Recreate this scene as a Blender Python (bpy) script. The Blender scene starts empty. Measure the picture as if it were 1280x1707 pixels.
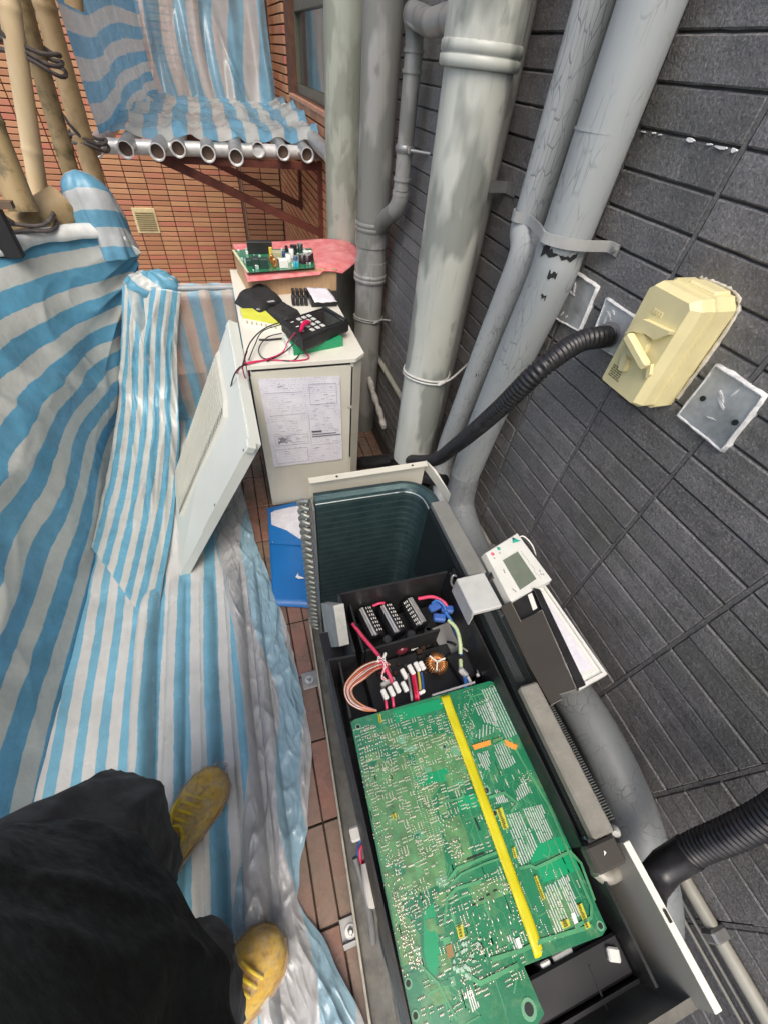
import bpy, math, random
from mathutils import Vector, Matrix, noise
R0 = random.Random(7)
sc = bpy.context.scene
# ------------------------------------------------------------ camera
CAM = Vector((0.0, 0.0, 1.42))
CR = ((0.95121255, -0.29680851, 0.08425795),      # right
      (-0.16742634, -0.72593649, -0.66707168),    # down
      (0.25915847, 0.62041995, -0.74021346))      # forward
FPX, CX, CY = 677.38, 640.0, 853.5
cd = bpy.data.cameras.new('camera'); cam = bpy.data.objects.new('camera', cd)
sc.collection.objects.link(cam); sc.camera = cam
cd.sensor_fit = 'HORIZONTAL'; cd.sensor_width = 36.0; cd.lens = 36.0*FPX/1280.0
cd.clip_start = 0.01; cd.clip_end = 300.0
m = Matrix.Identity(4)
for i in range(3):
    m[i][0] = CR[0][i]; m[i][1] = -CR[1][i]; m[i][2] = -CR[2][i]; m[i][3] = CAM[i]
cam.matrix_world = m
# ------------------------------------------------------------ sky, sun, exposure
SUN_EL, SUN_AZ = math.radians(56), math.radians(196)     # azimuth clockwise from +Y: light comes from the left, behind the camera
w = bpy.data.worlds.new('World'); sc.world = w; w.use_nodes = True
nt = w.node_tree; sky = nt.nodes.new('ShaderNodeTexSky'); sky.sky_type = 'NISHITA'; sky.sun_disc = False
sky.sun_elevation = SUN_EL; sky.sun_rotation = SUN_AZ; sky.air_density = 1.0; sky.dust_density = 4.0; sky.ozone_density = 0.6
bg = nt.nodes['Background']; nt.links.new(sky.outputs[0], bg.inputs[0]); bg.inputs[1].default_value = 0.15
sl = bpy.data.lights.new('sun', 'SUN'); sl.energy = 1.25; sl.angle = math.radians(40); sl.color = (1.0, 0.95, 0.87)
so = bpy.data.objects.new('sun', sl); sc.collection.objects.link(so)
sd = Vector((math.sin(SUN_AZ)*math.cos(SUN_EL), math.cos(SUN_AZ)*math.cos(SUN_EL), math.sin(SUN_EL)))
so.rotation_euler = sd.to_track_quat('Z', 'Y').to_euler(); so.location = (-3, -3, 6)
sc.view_settings.view_transform = 'Standard'; sc.view_settings.look = 'None'
sc.view_settings.exposure = 0.72; sc.view_settings.gamma = 1.0
# ------------------------------------------------------------ photo pixel -> place
def ray(u, v):
    a, b = (u-CX)/FPX, (v-CY)/FPX
    return Vector([CR[0][i]*a + CR[1][i]*b + CR[2][i] for i in range(3)])
def PZ(u, v, z): d = ray(u, v); return CAM + d*((z-CAM.z)/d.z)
def PX(u, v, x): d = ray(u, v); return CAM + d*(x/d.x)
def PY(u, v, y): d = ray(u, v); return CAM + d*(y/d.y)
def proj(p):
    q = Vector(p)-CAM; c = [CR[i][0]*q[0]+CR[i][1]*q[1]+CR[i][2]*q[2] for i in range(3)]
    if c[2] < 0.02: return None
    return (c[0]/c[2]*FPX+CX, c[1]/c[2]*FPX+CY)
# ------------------------------------------------------------ mesh helpers
V = Vector
def nz(x, y=0, z=0, s=1.0): return noise.noise(V((x*s, y*s, z*s)))
class MB:
    def __init__(s): s.v = []; s.f = []; s.uv = {}; s.sm = []
    def add(s, vs, fs, smooth=False):
        o = len(s.v); s.v += [tuple(p) for p in vs]
        for f in fs: s.f.append(tuple(i+o for i in f)); s.sm.append(smooth)
        return s
    def box(s, c, d, rot=None, bev=0.0):
        c = V(c); hx, hy, hz = d[0]/2, d[1]/2, d[2]/2
        if bev <= 0:
            vs = [V((x, y, z)) for x in (-hx, hx) for y in (-hy, hy) for z in (-hz, hz)]
            fs = [(0,1,3,2),(4,6,7,5),(0,4,5,1),(2,3,7,6),(0,2,6,4),(1,5,7,3)]
        else:
            b = min(bev, hx*.95, hy*.95, hz*.95); vs = []; idx = {}
            for sx in (-1,1):
                for sy in (-1,1):
                    for sz in (-1,1):
                        for k in range(3):
                            h = [hx-b, hy-b, hz-b]; h[k] = (hx,hy,hz)[k]
                            idx[(sx,sy,sz,k)] = len(vs); vs.append(V((sx*h[0], sy*h[1], sz*h[2])))
            fs = []
            for k in range(3):
                a, bb = (k+1)%3, (k+2)%3
                for sg in (-1,1):
                    q = []
                    for (p, r) in ((-1,-1),(1,-1),(1,1),(-1,1)):
                        t = [0,0,0]; t[k]=sg; t[a]=p; t[bb]=r; q.append(idx[(*t,k)])
                    fs.append(tuple(q if sg > 0 else q[::-1]))
                for p in (-1,1):
                    for r in (-1,1):
                        t0=[0,0,0]; t1=[0,0,0]; t0[k]=-1; t1[k]=1
                        for t in (t0,t1): t[a]=p; t[bb]=r
                        q=[idx[(*t0,a)],idx[(*t1,a)],idx[(*t1,bb)],idx[(*t0,bb)]]
                        fs.append(tuple(q if p*r > 0 else q[::-1]))
            for sx in (-1,1):
                for sy in (-1,1):
                    for sz in (-1,1):
                        q=[idx[(sx,sy,sz,k)] for k in range(3)]
                        fs.append(tuple(q if sx*sy*sz > 0 else q[::-1]))
        if rot is not None: vs = [rot @ p for p in vs]
        return s.add([p+c for p in vs], fs)
    def tube(s, pts, r, seg=12, caps=True, hollow=0.0, smooth=True):
        pts = [V(p) for p in pts]; n = len(pts)
        rs = r if isinstance(r, (list, tuple)) else [r]*n
        t0 = (pts[1]-pts[0]).normalized(); up = V((0,0,1)) if abs(t0.z) < .9 else V((1,0,0))
        nrm = t0.cross(up).normalized(); vs = []; o = len(s.v)
        for i in range(n):
            if i == 0: t = t0
            elif i == n-1: t = (pts[-1]-pts[-2])
            else: t = (pts[i+1]-pts[i-1])
            if t.length < 1e-9: t = t0
            t.normalize(); nrm = (nrm - t*nrm.dot(t))
            if nrm.length < 1e-6: nrm = t.orthogonal()
            nrm.normalize(); bn = t.cross(nrm)
            for k in range(seg):
                a = 2*math.pi*k/seg; vs.append(pts[i] + (nrm*math.cos(a)+bn*math.sin(a))*rs[i])
        fs = [(i*seg+k, i*seg+(k+1)%seg, (i+1)*seg+(k+1)%seg, (i+1)*seg+k) for i in range(n-1) for k in range(seg)]
        s.add(vs, fs, smooth)
        if caps: s.add([s.v[o+k] for k in range(seg)], [tuple(range(seg))[::-1]]); s.add([s.v[o+(n-1)*seg+k] for k in range(seg)], [tuple(range(seg))])
        return s
    def prism(s, poly, vec):
        poly = [V(p) for p in poly]; vec = V(vec); n = len(poly)
        nn = V((0,0,0))
        for i in range(n): nn += poly[i].cross(poly[(i+1)%n])
        if nn.dot(vec) < 0: poly = poly[::-1]
        vs = poly + [p+vec for p in poly]
        fs = [tuple(range(n))[::-1], tuple(range(n, 2*n))] + [(i, (i+1)%n, n+(i+1)%n, n+i) for i in range(n)]
        return s.add(vs, fs)
    def grid(s, nu, nv, fn, uvfn=None, smooth=True, wrap=False):
        o = len(s.v); vs = []
        for j in range(nv+1):
            for i in range(nu+1):
                p = fn(i/nu, j/nv); vs.append(p)
                if uvfn: s.uv[o+len(vs)-1] = uvfn(i/nu, j/nv, p)
        fs = [(j*(nu+1)+i, j*(nu+1)+i+1, (j+1)*(nu+1)+i+1, (j+1)*(nu+1)+i) for j in range(nv) for i in range(nu)]
        return s.add(vs, fs, smooth)
    def loft(s, rings, caps=True, smooth=True):
        n = len(rings[0]); vs = [p for r in rings for p in r]
        fs = [(i*n+k, i*n+(k+1)%n, (i+1)*n+(k+1)%n, (i+1)*n+k) for i in range(len(rings)-1) for k in range(n)]
        if caps: fs += [tuple(range(n))[::-1], tuple(range((len(rings)-1)*n, len(rings)*n))]
        return s.add(vs, fs, smooth)
    def dome(s, c, r, h, seg=6, ax=None):
        c = V(c); vs = []
        for k in range(seg):
            a = 2*math.pi*k/seg; vs.append(c+V((math.cos(a)*r, math.sin(a)*r, 0)))
        for k in range(seg):
            a = 2*math.pi*k/seg; vs.append(c+V((math.cos(a)*r*.62, math.sin(a)*r*.62, h*.72)))
        vs.append(c+V((0,0,h)))
        fs = [(k,(k+1)%seg,seg+(k+1)%seg,seg+k) for k in range(seg)]+[(seg+k,seg+(k+1)%seg,2*seg) for k in range(seg)]
        return s.add(vs, fs, True)
    def mesh(s, name, org):
        me = bpy.data.meshes.new(name)
        me.from_pydata([(a[0]-org[0], a[1]-org[1], a[2]-org[2]) for a in s.v], [], s.f)
        me.polygons.foreach_set('use_smooth', s.sm)
        if s.uv:
            ul = me.uv_layers.new(name='UVMap')
            for lp in me.loops: ul.data[lp.index].uv = s.uv.get(lp.vertex_index, (0, 0))
        me.update(); return me
    def build(s, name, mat, parent=None, label=None, cat=None, group=None, kind=None, org=None):
        if org is None:
            if parent is not None: org = rootloc(parent)
            else:
                xs=[p[0] for p in s.v]; ys=[p[1] for p in s.v]; zs=[p[2] for p in s.v]
                org = V(((min(xs)+max(xs))/2, (min(ys)+max(ys))/2, min(zs)))
        me = s.mesh(name, org); me.materials.append(mat)
        o = bpy.data.objects.new(name, me); sc.collection.objects.link(o)
        if parent is not None: o.parent = parent; o.location = V(org)-rootloc(parent)
        else: o.location = org
        tag(o, label, cat, group, kind); return o
def rootloc(o):
    l = V((0,0,0))
    while o is not None: l += o.location; o = o.parent
    return l
def tag(o, label=None, cat=None, group=None, kind=None):
    if label: o['label'] = label
    if cat: o['category'] = cat
    if group: o['group'] = group
    if kind: o['kind'] = kind
    return o
def thing(name, loc, label, cat, group=None, kind=None):
    o = bpy.data.objects.new(name, None); o.empty_display_size = .05
    sc.collection.objects.link(o); o.location = loc
    return tag(o, label, cat, group, kind)
def smooth_path(pts, n=8):
    pts = [V(p) for p in pts]
    if len(pts) < 3: return [pts[0].lerp(pts[1], i/n) for i in range(n+1)]
    P = [pts[0]*2-pts[1]] + pts + [pts[-1]*2-pts[-2]]; out = []
    for i in range(1, len(P)-2):
        for k in range(n):
            t = k/n; a, b, c, d = P[i-1], P[i], P[i+1], P[i+2]
            out.append(0.5*((2*b)+(c-a)*t+(2*a-5*b+4*c-d)*t*t+(3*b-a-3*c+d)*t**3))
    return out+[pts[-1]]
def wire(name, pts, r, mat, parent=None, seg=7, n=7, **k):
    return MB().tube(smooth_path(pts, n), r, seg).build(name, mat, parent, **k)
def rotz(a): return Matrix.Rotation(a, 3, 'Z')
def frame(x, y):                       # 3x3 rotation with local x, y along given vectors
    x = V(x).normalized(); z = x.cross(V(y)).normalized(); y = z.cross(x)
    return Matrix((x, y, z)).transposed()
# ------------------------------------------------------------ materials
MATS = {}
class NT:
    def __init__(s, name):
        s.m = bpy.data.materials.new(name); s.m.use_nodes = True; s.t = s.m.node_tree
        s.b = s.t.nodes['Principled BSDF']; s.out = s.t.nodes['Material Output']
    def n(s, typ, **k):
        x = s.t.nodes.new(typ)
        for a, b in k.items():
            if a.startswith('i_'):
                kk = a[2:]; x.inputs[int(kk) if kk.isdigit() else kk.replace('_', ' ')].default_value = b
            else: setattr(x, a, b)
        return x
    def l(s, a, b): s.t.links.new(a, b)
    def pos(s, scale=(1,1,1), obj=False):
        if obj: g = s.n('ShaderNodeTexCoord').outputs['Object']
        else: g = s.n('ShaderNodeNewGeometry').outputs['Position']
        mp = s.n('ShaderNodeMapping'); mp.inputs['Scale'].default_value = scale; s.l(g, mp.inputs['Vector']); return mp.outputs[0]
    def noise(s, vec, scale, detail=4, rough=.55):
        x = s.n('ShaderNodeTexNoise'); x.inputs['Scale'].default_value = scale; x.inputs['Detail'].default_value = detail
        x.inputs['Roughness'].default_value = rough; s.l(vec, x.inputs['Vector']); return x.outputs['Fac']
    def ramp(s, fac, stops):
        r = s.n('ShaderNodeValToRGB'); e = r.color_ramp.elements
        while len(e) < len(stops): e.new(0.5)
        for el, (p, c) in zip(e, stops): el.position = p; el.color = (c, c, c, 1) if isinstance(c, (int, float)) else (*c, 1)
        s.l(fac, r.inputs[0]); return r.outputs[0]
    def mix(s, fac, a, b, typ='MIX'):
        x = s.n('ShaderNodeMix', data_type='RGBA', blend_type=typ)
        for sock, v in ((x.inputs[0], fac), (x.inputs[6], a), (x.inputs[7], b)):
            if hasattr(v, 'links'): s.l(v, sock)
            elif isinstance(v, (tuple, list)): sock.default_value = (*v[:3], 1)
            else: sock.default_value = v
        return x.outputs[2]
    def math(s, op, a, b=0.0, c=0.0):
        x = s.n('ShaderNodeMath', operation=op)
        for k, v in enumerate((a, b, c)):
            if hasattr(v, 'links'): s.l(v, x.inputs[k])
            else: x.inputs[k].default_value = v
        return x.outputs[0]
    def bump(s, h, strength=.3, dist=.002, prev=None):
        x = s.n('ShaderNodeBump'); x.inputs['Strength'].default_value = strength; x.inputs['Distance'].default_value = dist
        s.l(h, x.inputs['Height'])
        if prev is not None: s.l(prev, x.inputs['Normal'])
        s.l(x.outputs[0], s.b.inputs['Normal']); return x.outputs[0]
    def col(s, c):
        if hasattr(c, 'links'): s.l(c, s.b.inputs['Base Color'])
        else: s.b.inputs['Base Color'].default_value = (*c, 1)
    def setp(s, **k):
        for a, b in k.items():
            i = s.b.inputs[a.replace('_', ' ')]
            if hasattr(b, 'links'): s.l(b, i)
            else: i.default_value = b
def M(name, c, rough=.5, metal=0.0, var=.12, scale=14, bump=.0, bscale=120, c2=None, dirt=0.0, dirtc=(.05,.045,.04), dscale=9, rnd=0.0, spec=.5, aniso=(1,1,1), coat=0.0, dist=.002, obj=False):
    if name in MATS: return MATS[name]
    n = NT(name); p = n.pos(aniso, obj); f = n.noise(p, scale)
    hi = c2 or tuple(min(1, x*(1+var)) for x in c); lo = tuple(x*(1-var) for x in c)
    k = n.mix(n.ramp(f, ((.3, 0.0), (.7, 1.0))), lo, hi)
    if rnd:
        oi = n.n('ShaderNodeObjectInfo'); k = n.mix(1.0, k, n.ramp(oi.outputs['Random'], ((0, 1-rnd), (1, 1+rnd))), 'MULTIPLY')
    if dirt:
        d = n.noise(p, dscale, 7, .65); k = n.mix(n.ramp(d, ((.52, 0.0), (.72, dirt))), k, dirtc)
    n.col(k); n.setp(Metallic=metal, Specular_IOR_Level=spec)
    r = n.noise(p, scale*2.3); n.setp(Roughness=n.ramp(r, ((.25, max(0, rough*.8)), (.75, min(1, rough*1.2)))))
    if coat: n.setp(Coat_Weight=coat, Coat_Roughness=.12)
    if bump: n.bump(n.noise(p, bscale, 5), bump, dist)
    MATS[name] = n.m; return n.m
# ------------------------------------------------------------ specific materials
def mat_dark_tile():
    n = NT('dark_wall_tile'); p = n.pos()
    f = n.noise(p, 260, 3, .7); g = n.noise(p, 9, 5, .6); h = n.noise(p, 150, 4, .65)
    oi = n.n('ShaderNodeObjectInfo')
    k = n.mix(n.ramp(g, ((.3, 0.0), (.7, 1.0))), (.128, .123, .122), (.178, .172, .170))
    k = n.mix(n.ramp(f, ((.52, 0.0), (.68, .75))), k, (.32, .312, .31))
    k = n.mix(n.ramp(h, ((.32, .6), (.46, 0.0))), k, (.055, .052, .053))
    k = n.mix(1.0, k, n.ramp(oi.outputs['Random'], ((0, .80), (1, 1.18))), 'MULTIPLY')
    d = n.noise(p, 3.2, 7, .65); k = n.mix(n.ramp(d, ((.48, 0.0), (.72, .6))), k, (.075, .08, .062))
    st = n.noise(n.pos((3,3,.35)), 5, 5, .6); k = n.mix(n.ramp(st, ((.55, 0.0), (.75, .35))), k, (.20, .195, .185))
    sp = n.noise(p, 38, 2, .5); k = n.mix(n.ramp(sp, ((.775, 0.0), (.79, .8))), k, (.42, .41, .39))
    n.col(k); n.setp(Roughness=n.ramp(h, ((.3, .52), (.7, .72))), Specular_IOR_Level=.42)
    b1 = n.bump(h, .55, .004); n.bump(f, .45, .002, b1); return n.m
DARK = mat_dark_tile()
DMORT = M('dark_wall_mortar', (.06,.058,.057), .9, var=.3, scale=30, bump=.5, bscale=200)
def mat_floor():
    n = NT('terrace_floor_tile'); p = n.pos(); oi = n.n('ShaderNodeObjectInfo')
    k = n.ramp(oi.outputs['Random'], ((0, (.155,.095,.068)), (.3, (.225,.12,.085)), (.55, (.25,.115,.085)), (.75, (.175,.125,.085)), (1, (.21,.135,.10))))
    k = n.mix(n.ramp(n.noise(p, 30, 5), ((.3, 0.0), (.7, .5))), k, (.27,.165,.125))
    k = n.mix(n.ramp(n.noise(p, 13, 7, .65), ((.48, 0.0), (.68, .75))), k, (.125,.105,.075))
    k = n.mix(n.ramp(n.noise(p, 120, 3, .6), ((.66, 0.0), (.74, .5))), k, (.36,.29,.24))
    n.col(k); w_ = n.noise(p, 10, 4); n.setp(Roughness=n.ramp(w_, ((.4, .16), (.6, .5)))); n.bump(n.noise(p, 90), .25, .002); return n.m
FTILE = mat_floor()
FGROUT = M('terrace_floor_grout', (.025,.018,.014), .85, var=.4, scale=60, bump=.3)
def mat_brick():
    n = NT('brick_tile_orange'); p = n.pos(); oi = n.n('ShaderNodeObjectInfo'); g = n.noise(p, 6, 5)
    at = n.n('ShaderNodeAttribute', attribute_name='tone'); at.attribute_type = 'GEOMETRY'
    ao = n.n('ShaderNodeAttribute', attribute_name='tone'); ao.attribute_type = 'OBJECT'
    t = n.math('ADD', at.outputs['Fac'], ao.outputs['Fac'])
    k = n.ramp(t, ((0, (.33,.145,.072)), (.3, (.41,.20,.10)), (.6, (.47,.25,.125)), (.82, (.42,.175,.10)), (1, (.43,.135,.09))))
    k = n.mix(n.ramp(g, ((.35, 0.0), (.75, .35))), k, (.30,.155,.085))
    n.col(k); n.setp(Roughness=.55); n.bump(n.noise(p, 90), .2, .003); return n.m
BRICK = mat_brick()
BMORT = M('brick_mortar_brown', (.105,.045,.028), .9, var=.3)
def PIPEM(name, c, rough, dirtc=(.2,.2,.2), c2=None, **kw):
    n = NT(name); p = n.pos((1,1,.32)); hi = c2 or tuple(x*1.15 for x in c)
    k = n.mix(n.ramp(n.noise(p, 9, 4), ((.35, 0.0), (.65, 1.0))), c, hi)
    a = n.noise(n.pos((1,1,.45)), 8, 3, .5); k = n.mix(n.ramp(a, ((.50, 0.0), (.56, .85))), k, dirtc)
    a2 = n.noise(n.pos((1,1,.5)), 17, 4, .55); k = n.mix(n.ramp(a2, ((.60, 0.0), (.66, .6))), k, tuple(x*.8 for x in dirtc))
    a3 = n.noise(n.pos((4,4,.25)), 14, 5, .6); k = n.mix(n.ramp(a3, ((.60, 0.0), (.75, .45))), k, (.12,.125,.11))
    n.col(k); n.setp(Roughness=n.ramp(a, ((.4, rough*.8), (.6, rough*1.3)))); n.bump(n.math('ADD', n.noise(p, 60), n.math('MULTIPLY', a, 2.0)), .22, .003); MATS[name] = n.m; return n.m
PIPEG = PIPEM('pipe_paint_greygreen', (.40,.415,.37), .40, var=.1, scale=7, c2=(.49,.505,.455), dirt=.95, dirtc=(.19,.205,.185), dscale=11, bump=.12, bscale=60, aniso=(1,1,.3))
PIPED = PIPEM('pipe_paint_midgrey', (.275,.275,.258), .4, var=.08, scale=6, dirt=.45, dirtc=(.17,.175,.16), dscale=6, bump=.1, bscale=60, aniso=(1,1,.4))
PIPEGR = PIPEM('pipe_paint_greenish', (.325,.35,.295), .45, var=.1, scale=8, dirt=.6, dirtc=(.24,.26,.21), dscale=8, bump=.15, bscale=50, aniso=(1,1,.5))
def mat_crack(name, base, amount, sc_=26):
    n = NT(name); p = n.pos((1, 1, .22)); q = n.noise(p, 30, 3)
    mx = n.n('ShaderNodeVectorMath', operation='ADD'); n.l(p, mx.inputs[0])
    nn = n.n('ShaderNodeTexNoise'); nn.inputs['Scale'].default_value = 22; n.l(p, nn.inputs['Vector'])
    sc2 = n.n('ShaderNodeVectorMath', operation='SCALE'); n.l(nn.outputs['Color'], sc2.inputs[0]); sc2.inputs['Scale'].default_value = .028; n.l(sc2.outputs[0], mx.inputs[1])
    v = n.n('ShaderNodeTexVoronoi', feature='DISTANCE_TO_EDGE'); v.inputs['Scale'].default_value = sc_*4.2; n.l(mx.outputs[0], v.inputs['Vector'])
    crack = n.ramp(v.outputs['Distance'], ((.0, 1.0), (.06, 0.0)))
    msk = n.ramp(n.noise(n.pos((1,1,.4)), 16, 5, .65), ((.50-amount*.10, 0.0), (.66-amount*.10, 1.0)))
    cm = n.math('MULTIPLY', crack, msk)
    k = n.mix(n.ramp(n.noise(p, 7, 5), ((.3, 0.0), (.7, 1.0))), tuple(x*.88 for x in base), tuple(x*1.08 for x in base))
    k = n.mix(n.math('MULTIPLY', cm, .62), k, (.10,.105,.10)); n.col(k); n.setp(Roughness=.5)
    n.bump(n.math('SUBTRACT', n.noise(p, 60), n.math('MULTIPLY', cm, 1.2)), .35, .002); return n.m
CRACKA = mat_crack('cracked_pale_pipe_paint', (.38,.395,.385), .75)
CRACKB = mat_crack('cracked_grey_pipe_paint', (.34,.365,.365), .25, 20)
CRACK_SHADE = mat_crack('cracked_pipe_paint_shaded', (.19,.205,.21), .75, 15)  # darker copy of the pipe paint: shade on the low run put into colour
GALV = M('galvanised_lid', (.40,.42,.43), .42, metal=.55, var=.25, scale=22, c2=(.66,.67,.67), dirt=.75, dirtc=(.74,.75,.74), dscale=20, bump=.2, bscale=45)
SILIC = M('white_sealant', (.66,.66,.65), .5, var=.25, scale=60, bump=.6, bscale=90, dist=.004)
CREAMP = M('cream_switch_plastic', (.74,.66,.36), .36, var=.05, scale=30, dirt=.2, dirtc=(.55,.48,.28), bump=.06, bscale=300)
BLKP = M('black_plastic', (.017,.017,.018), .42, var=.3, scale=25, dirt=.3, dirtc=(.05,.048,.044), dscale=18, bump=.08, bscale=180)
BLKC = M('black_conduit', (.017,.017,.019), .38, var=.3, scale=60, dirt=.25, dirtc=(.07,.07,.068), dscale=30)
STEELG = M('grey_steel', (.33,.33,.32), .4, metal=.6, var=.2, scale=20, dirt=.4, dirtc=(.15,.14,.12))
STEELD = M('dusty_dark_steel', (.12,.118,.105), .62, metal=.2, var=.3, scale=26, dirt=.7, dirtc=(.20,.19,.16), dscale=20, bump=.25, bscale=110)
CREAMM = M('cream_painted_steel', (.60,.585,.50), .38, var=.05, scale=5, dirt=.30, dirtc=(.42,.40,.33), dscale=7, bump=.05, bscale=90)
WHITEM = M('white_painted_panel', (.60,.63,.585), .36, var=.05, scale=6, dirt=.22, dirtc=(.5,.52,.48), dscale=6, bump=.05, bscale=80)
CREAMG = M('cream_grille', (.50,.505,.44), .5, var=.06, scale=10)
FOAMG = M('grey_felt_strip', (.225,.215,.185), .9, var=.15, scale=40, bump=.5, bscale=260)
RUST = M('rust_red_steel', (.115,.030,.018), .55, var=.3, scale=20, bump=.15)
ALU = M('aluminium_tube', (.72,.73,.72), .35, metal=.35, var=.12, scale=25, dirt=.35, dirtc=(.35,.33,.3), dscale=12, bump=.15, bscale=140)
ALUIN = M('tube_inside_brown', (.11,.07,.05), .8, var=.3)
SOLD = M('solder_tin', (.62,.62,.50), .32, metal=.7, var=.15, scale=90)
COPPER = M('copper_winding', (.62,.28,.10), .32, metal=.7, var=.25, scale=60)
WHT = M('white_plastic', (.78,.77,.72), .38, var=.05, scale=40)
DKG = M('charcoal_plate', (.062,.056,.050), .42, metal=.1, var=.12, scale=6, bump=.05)
def wm(name, c): return M('wire_'+name, c, .38, var=.08, scale=60)
WRED, WBLK, WBLU, WYEL, WWHT, WBRN, WPNK, WORG, WGRN = (wm('red',(.62,.012,.05)), wm('black',(.012,.012,.014)), wm('blue',(.03,.14,.42)), wm('yellow',(.75,.55,.08)), wm('white',(.75,.73,.68)), wm('brown',(.28,.09,.04)), wm('pink',(.72,.06,.14)), wm('orange',(.62,.22,.08)), wm('yellowgreen',(.45,.55,.30)))
# ------------------------------------------------------------ terrace floor with its tiles
WX = 0.66
fl = MB(); fl.box((-.3, .75, -.15), (2.6, 3.1, .29)); floor = fl.build('floor', FGROUT, kind='structure')
tl = MB().box((0, 0, -.006), (.0485, .199, .012), bev=.0018).mesh('floor_tile', (0, 0, 0)); tl.materials.append(FTILE)
nft = 0
for i in range(-2, 14):
    for j in range(-3, 12):
        cx, cy = -.0385+i*.0525+.0, .021+j*.2045
        p = proj((cx, cy, 0))
        if p is None or not (380 < p[0] < 760 and 700 < p[1] < 1760) or cx > .62: continue
        if nft >= 300: continue
        o = bpy.data.objects.new('floor_tile', tl); sc.collection.objects.link(o); o.parent = floor
        o.location = V((cx, cy, .001+R0.uniform(-.0006, .0008))) - floor.location; o.rotation_euler = (R0.gauss(0,.003), R0.gauss(0,.003), R0.gauss(0,.004)); nft += 1
# ground far below the terrace
g = MB(); g.box((0, 30, -5.2), (160, 160, .4)); g.build('ground', M('ground_concrete', (.22,.21,.19), .85, var=.2, scale=2), kind='structure')
# ------------------------------------------------------------ dark tiled wall on the right
wall = thing('tiled_wall', (WX, 1.0, 0), 'dark grey rough tiled wall rising on the right behind the pipes', 'wall')
b = MB(); b.box((WX+.132, .70, 1.55), (.264, 3.36, 5.5)); b.build('mortar_bed', DMORT, wall)
TL, TH, Y0, Z0 = .2003, .0494, .129, 1.4335
cands = []
for i in range(-4, 12):
    for k in range(-29, 14):
        cy, cz = Y0+(i+.5)*TL, Z0+(k+.5)*TH
        if cz < .0 or cy+TL/2 > 2.38: continue
        pr = [proj((WX, cy+sy*TL/2, cz+sz*TH/2)) for sy, sz in ((-1,-1),(1,-1),(1,1),(-1,1))]
        ar = 0
        if None not in pr:
            c = (sum(q[0] for q in pr)/4, sum(q[1] for q in pr)/4)
            if -40 < c[0] < 1330 and -40 < c[1] < 1760:
                ar = abs(sum(pr[q][0]*pr[(q+1)%4][1]-pr[(q+1)%4][0]*pr[q][1] for q in range(4)))/2
                if c[0] < 950 and c[1] > 1000: ar *= .1
        cands.append((ar, cy, cz))
cands.sort(reverse=True)
TVAR = []
for q in range(5):
    mb = MB(); rr = random.Random(q)
    hy, hz = TL/2-.0034, TH/2-.0015
    ys = [0, .012, .12, .25, .38, .5, .62, .75, .88, .988, 1]; zs = [0, .05, .35, .65, .95, 1]
    vs = []
    for c in zs:
        for a in ys:
            inner = 0 < a < 1 and 0 < c < 1
            vs.append(((-.0050-.0016*nz(a*7+q*9, c*2.5, q)) if inner else -.0022, (a-.5)*2*hy, (c-.5)*2*hz+(.0009*nz(a*9, q*3+c) if c in (0, 1) else 0)))
    na = len(ys); mb.add(vs, [(r_*na+i_+1, r_*na+i_, (r_+1)*na+i_, (r_+1)*na+i_+1) for r_ in range(len(zs)-1) for i_ in range(na-1)])
    mb.add([(0.001, -hy, -hz), (.001, hy, -hz), (.001, hy, hz), (.001, -hy, hz), (-.0022, -hy, -hz), (-.0022, hy, -hz), (-.0022, hy, hz), (-.0022, -hy, hz)], [(0,1,5,4),(1,2,6,5),(2,3,7,6),(3,0,4,7)])
    me = mb.mesh('tile', (0,0,0)); me.materials.append(DARK); TVAR.append((me, mb))
for ar, cy, cz in cands[:300]:
    o = bpy.data.objects.new('tile', TVAR[R0.randrange(5)][0]); sc.collection.objects.link(o); o.parent = wall
    o.location = V((WX+R0.uniform(-.0012, .0012), cy, cz)) - wall.location; o.rotation_euler = (R0.gauss(0,.002), R0.gauss(0,.006), R0.gauss(0,.004))
mb = MB()
for ar, cy, cz in cands[300:]:
    src = TVAR[R0.randrange(5)][1]; mb.add([(p[0]+WX, p[1]+cy, p[2]+cz) for p in src.v], src.f)
mb.build('distant_tiles', DARK, wall, kind='stuff')
# flush grey pointing in the vertical joints (the bed joints stay deep) and splashes of white filler
mb = MB()
for i in range(-4, 12):
    y = Y0+i*TL
    if y < 2.35: mb.box((WX-.0012, y, .9), (.006, .0066, 1.7))
mb.build('vertical_pointing', DARK, wall)
mb = MB()
for (u, v, l, t) in ((1150,233,.020,.006),(1183,240,.012,.003),(1202,245,.026,.004),(1224,250,.012,.006),(1072,219,.012,.002),(1090,221,.008,.002),(1100,224,.006,.002)):
    c = PX(u, v, WX-.006)
    t *= .45; l *= .8
    pts = [(c.x-.0015, c.y+math.cos(a)*l/2*R0.uniform(.7,1.2), c.z+math.sin(a)*t*R0.uniform(.5,1.3)) for a in [k*math.pi/4 for k in range(8)]]
    mb.prism(pts, (.004, 0, 0))
mb.build('filler_splash', M('white_filler', (.78,.77,.75), .7, var=.1, scale=80, bump=.4), wall)
# ------------------------------------------------------------ brick-tiled building beyond
YA, YB, XB = 6.3, 5.6, .27
bld = thing('brick_building', (0, 6.3, -5), 'orange brick-tiled building beyond the terrace, with a window near the pipes', 'building')
mb = MB()
mb.box((-2.9, YA+.3, 2.0), (6.34, .56, 14)); mb.box((XB+.52, YB+.3+.1, 2.0), (1.04, .76, 14))
mb.build('wall', BMORT, bld)
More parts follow.
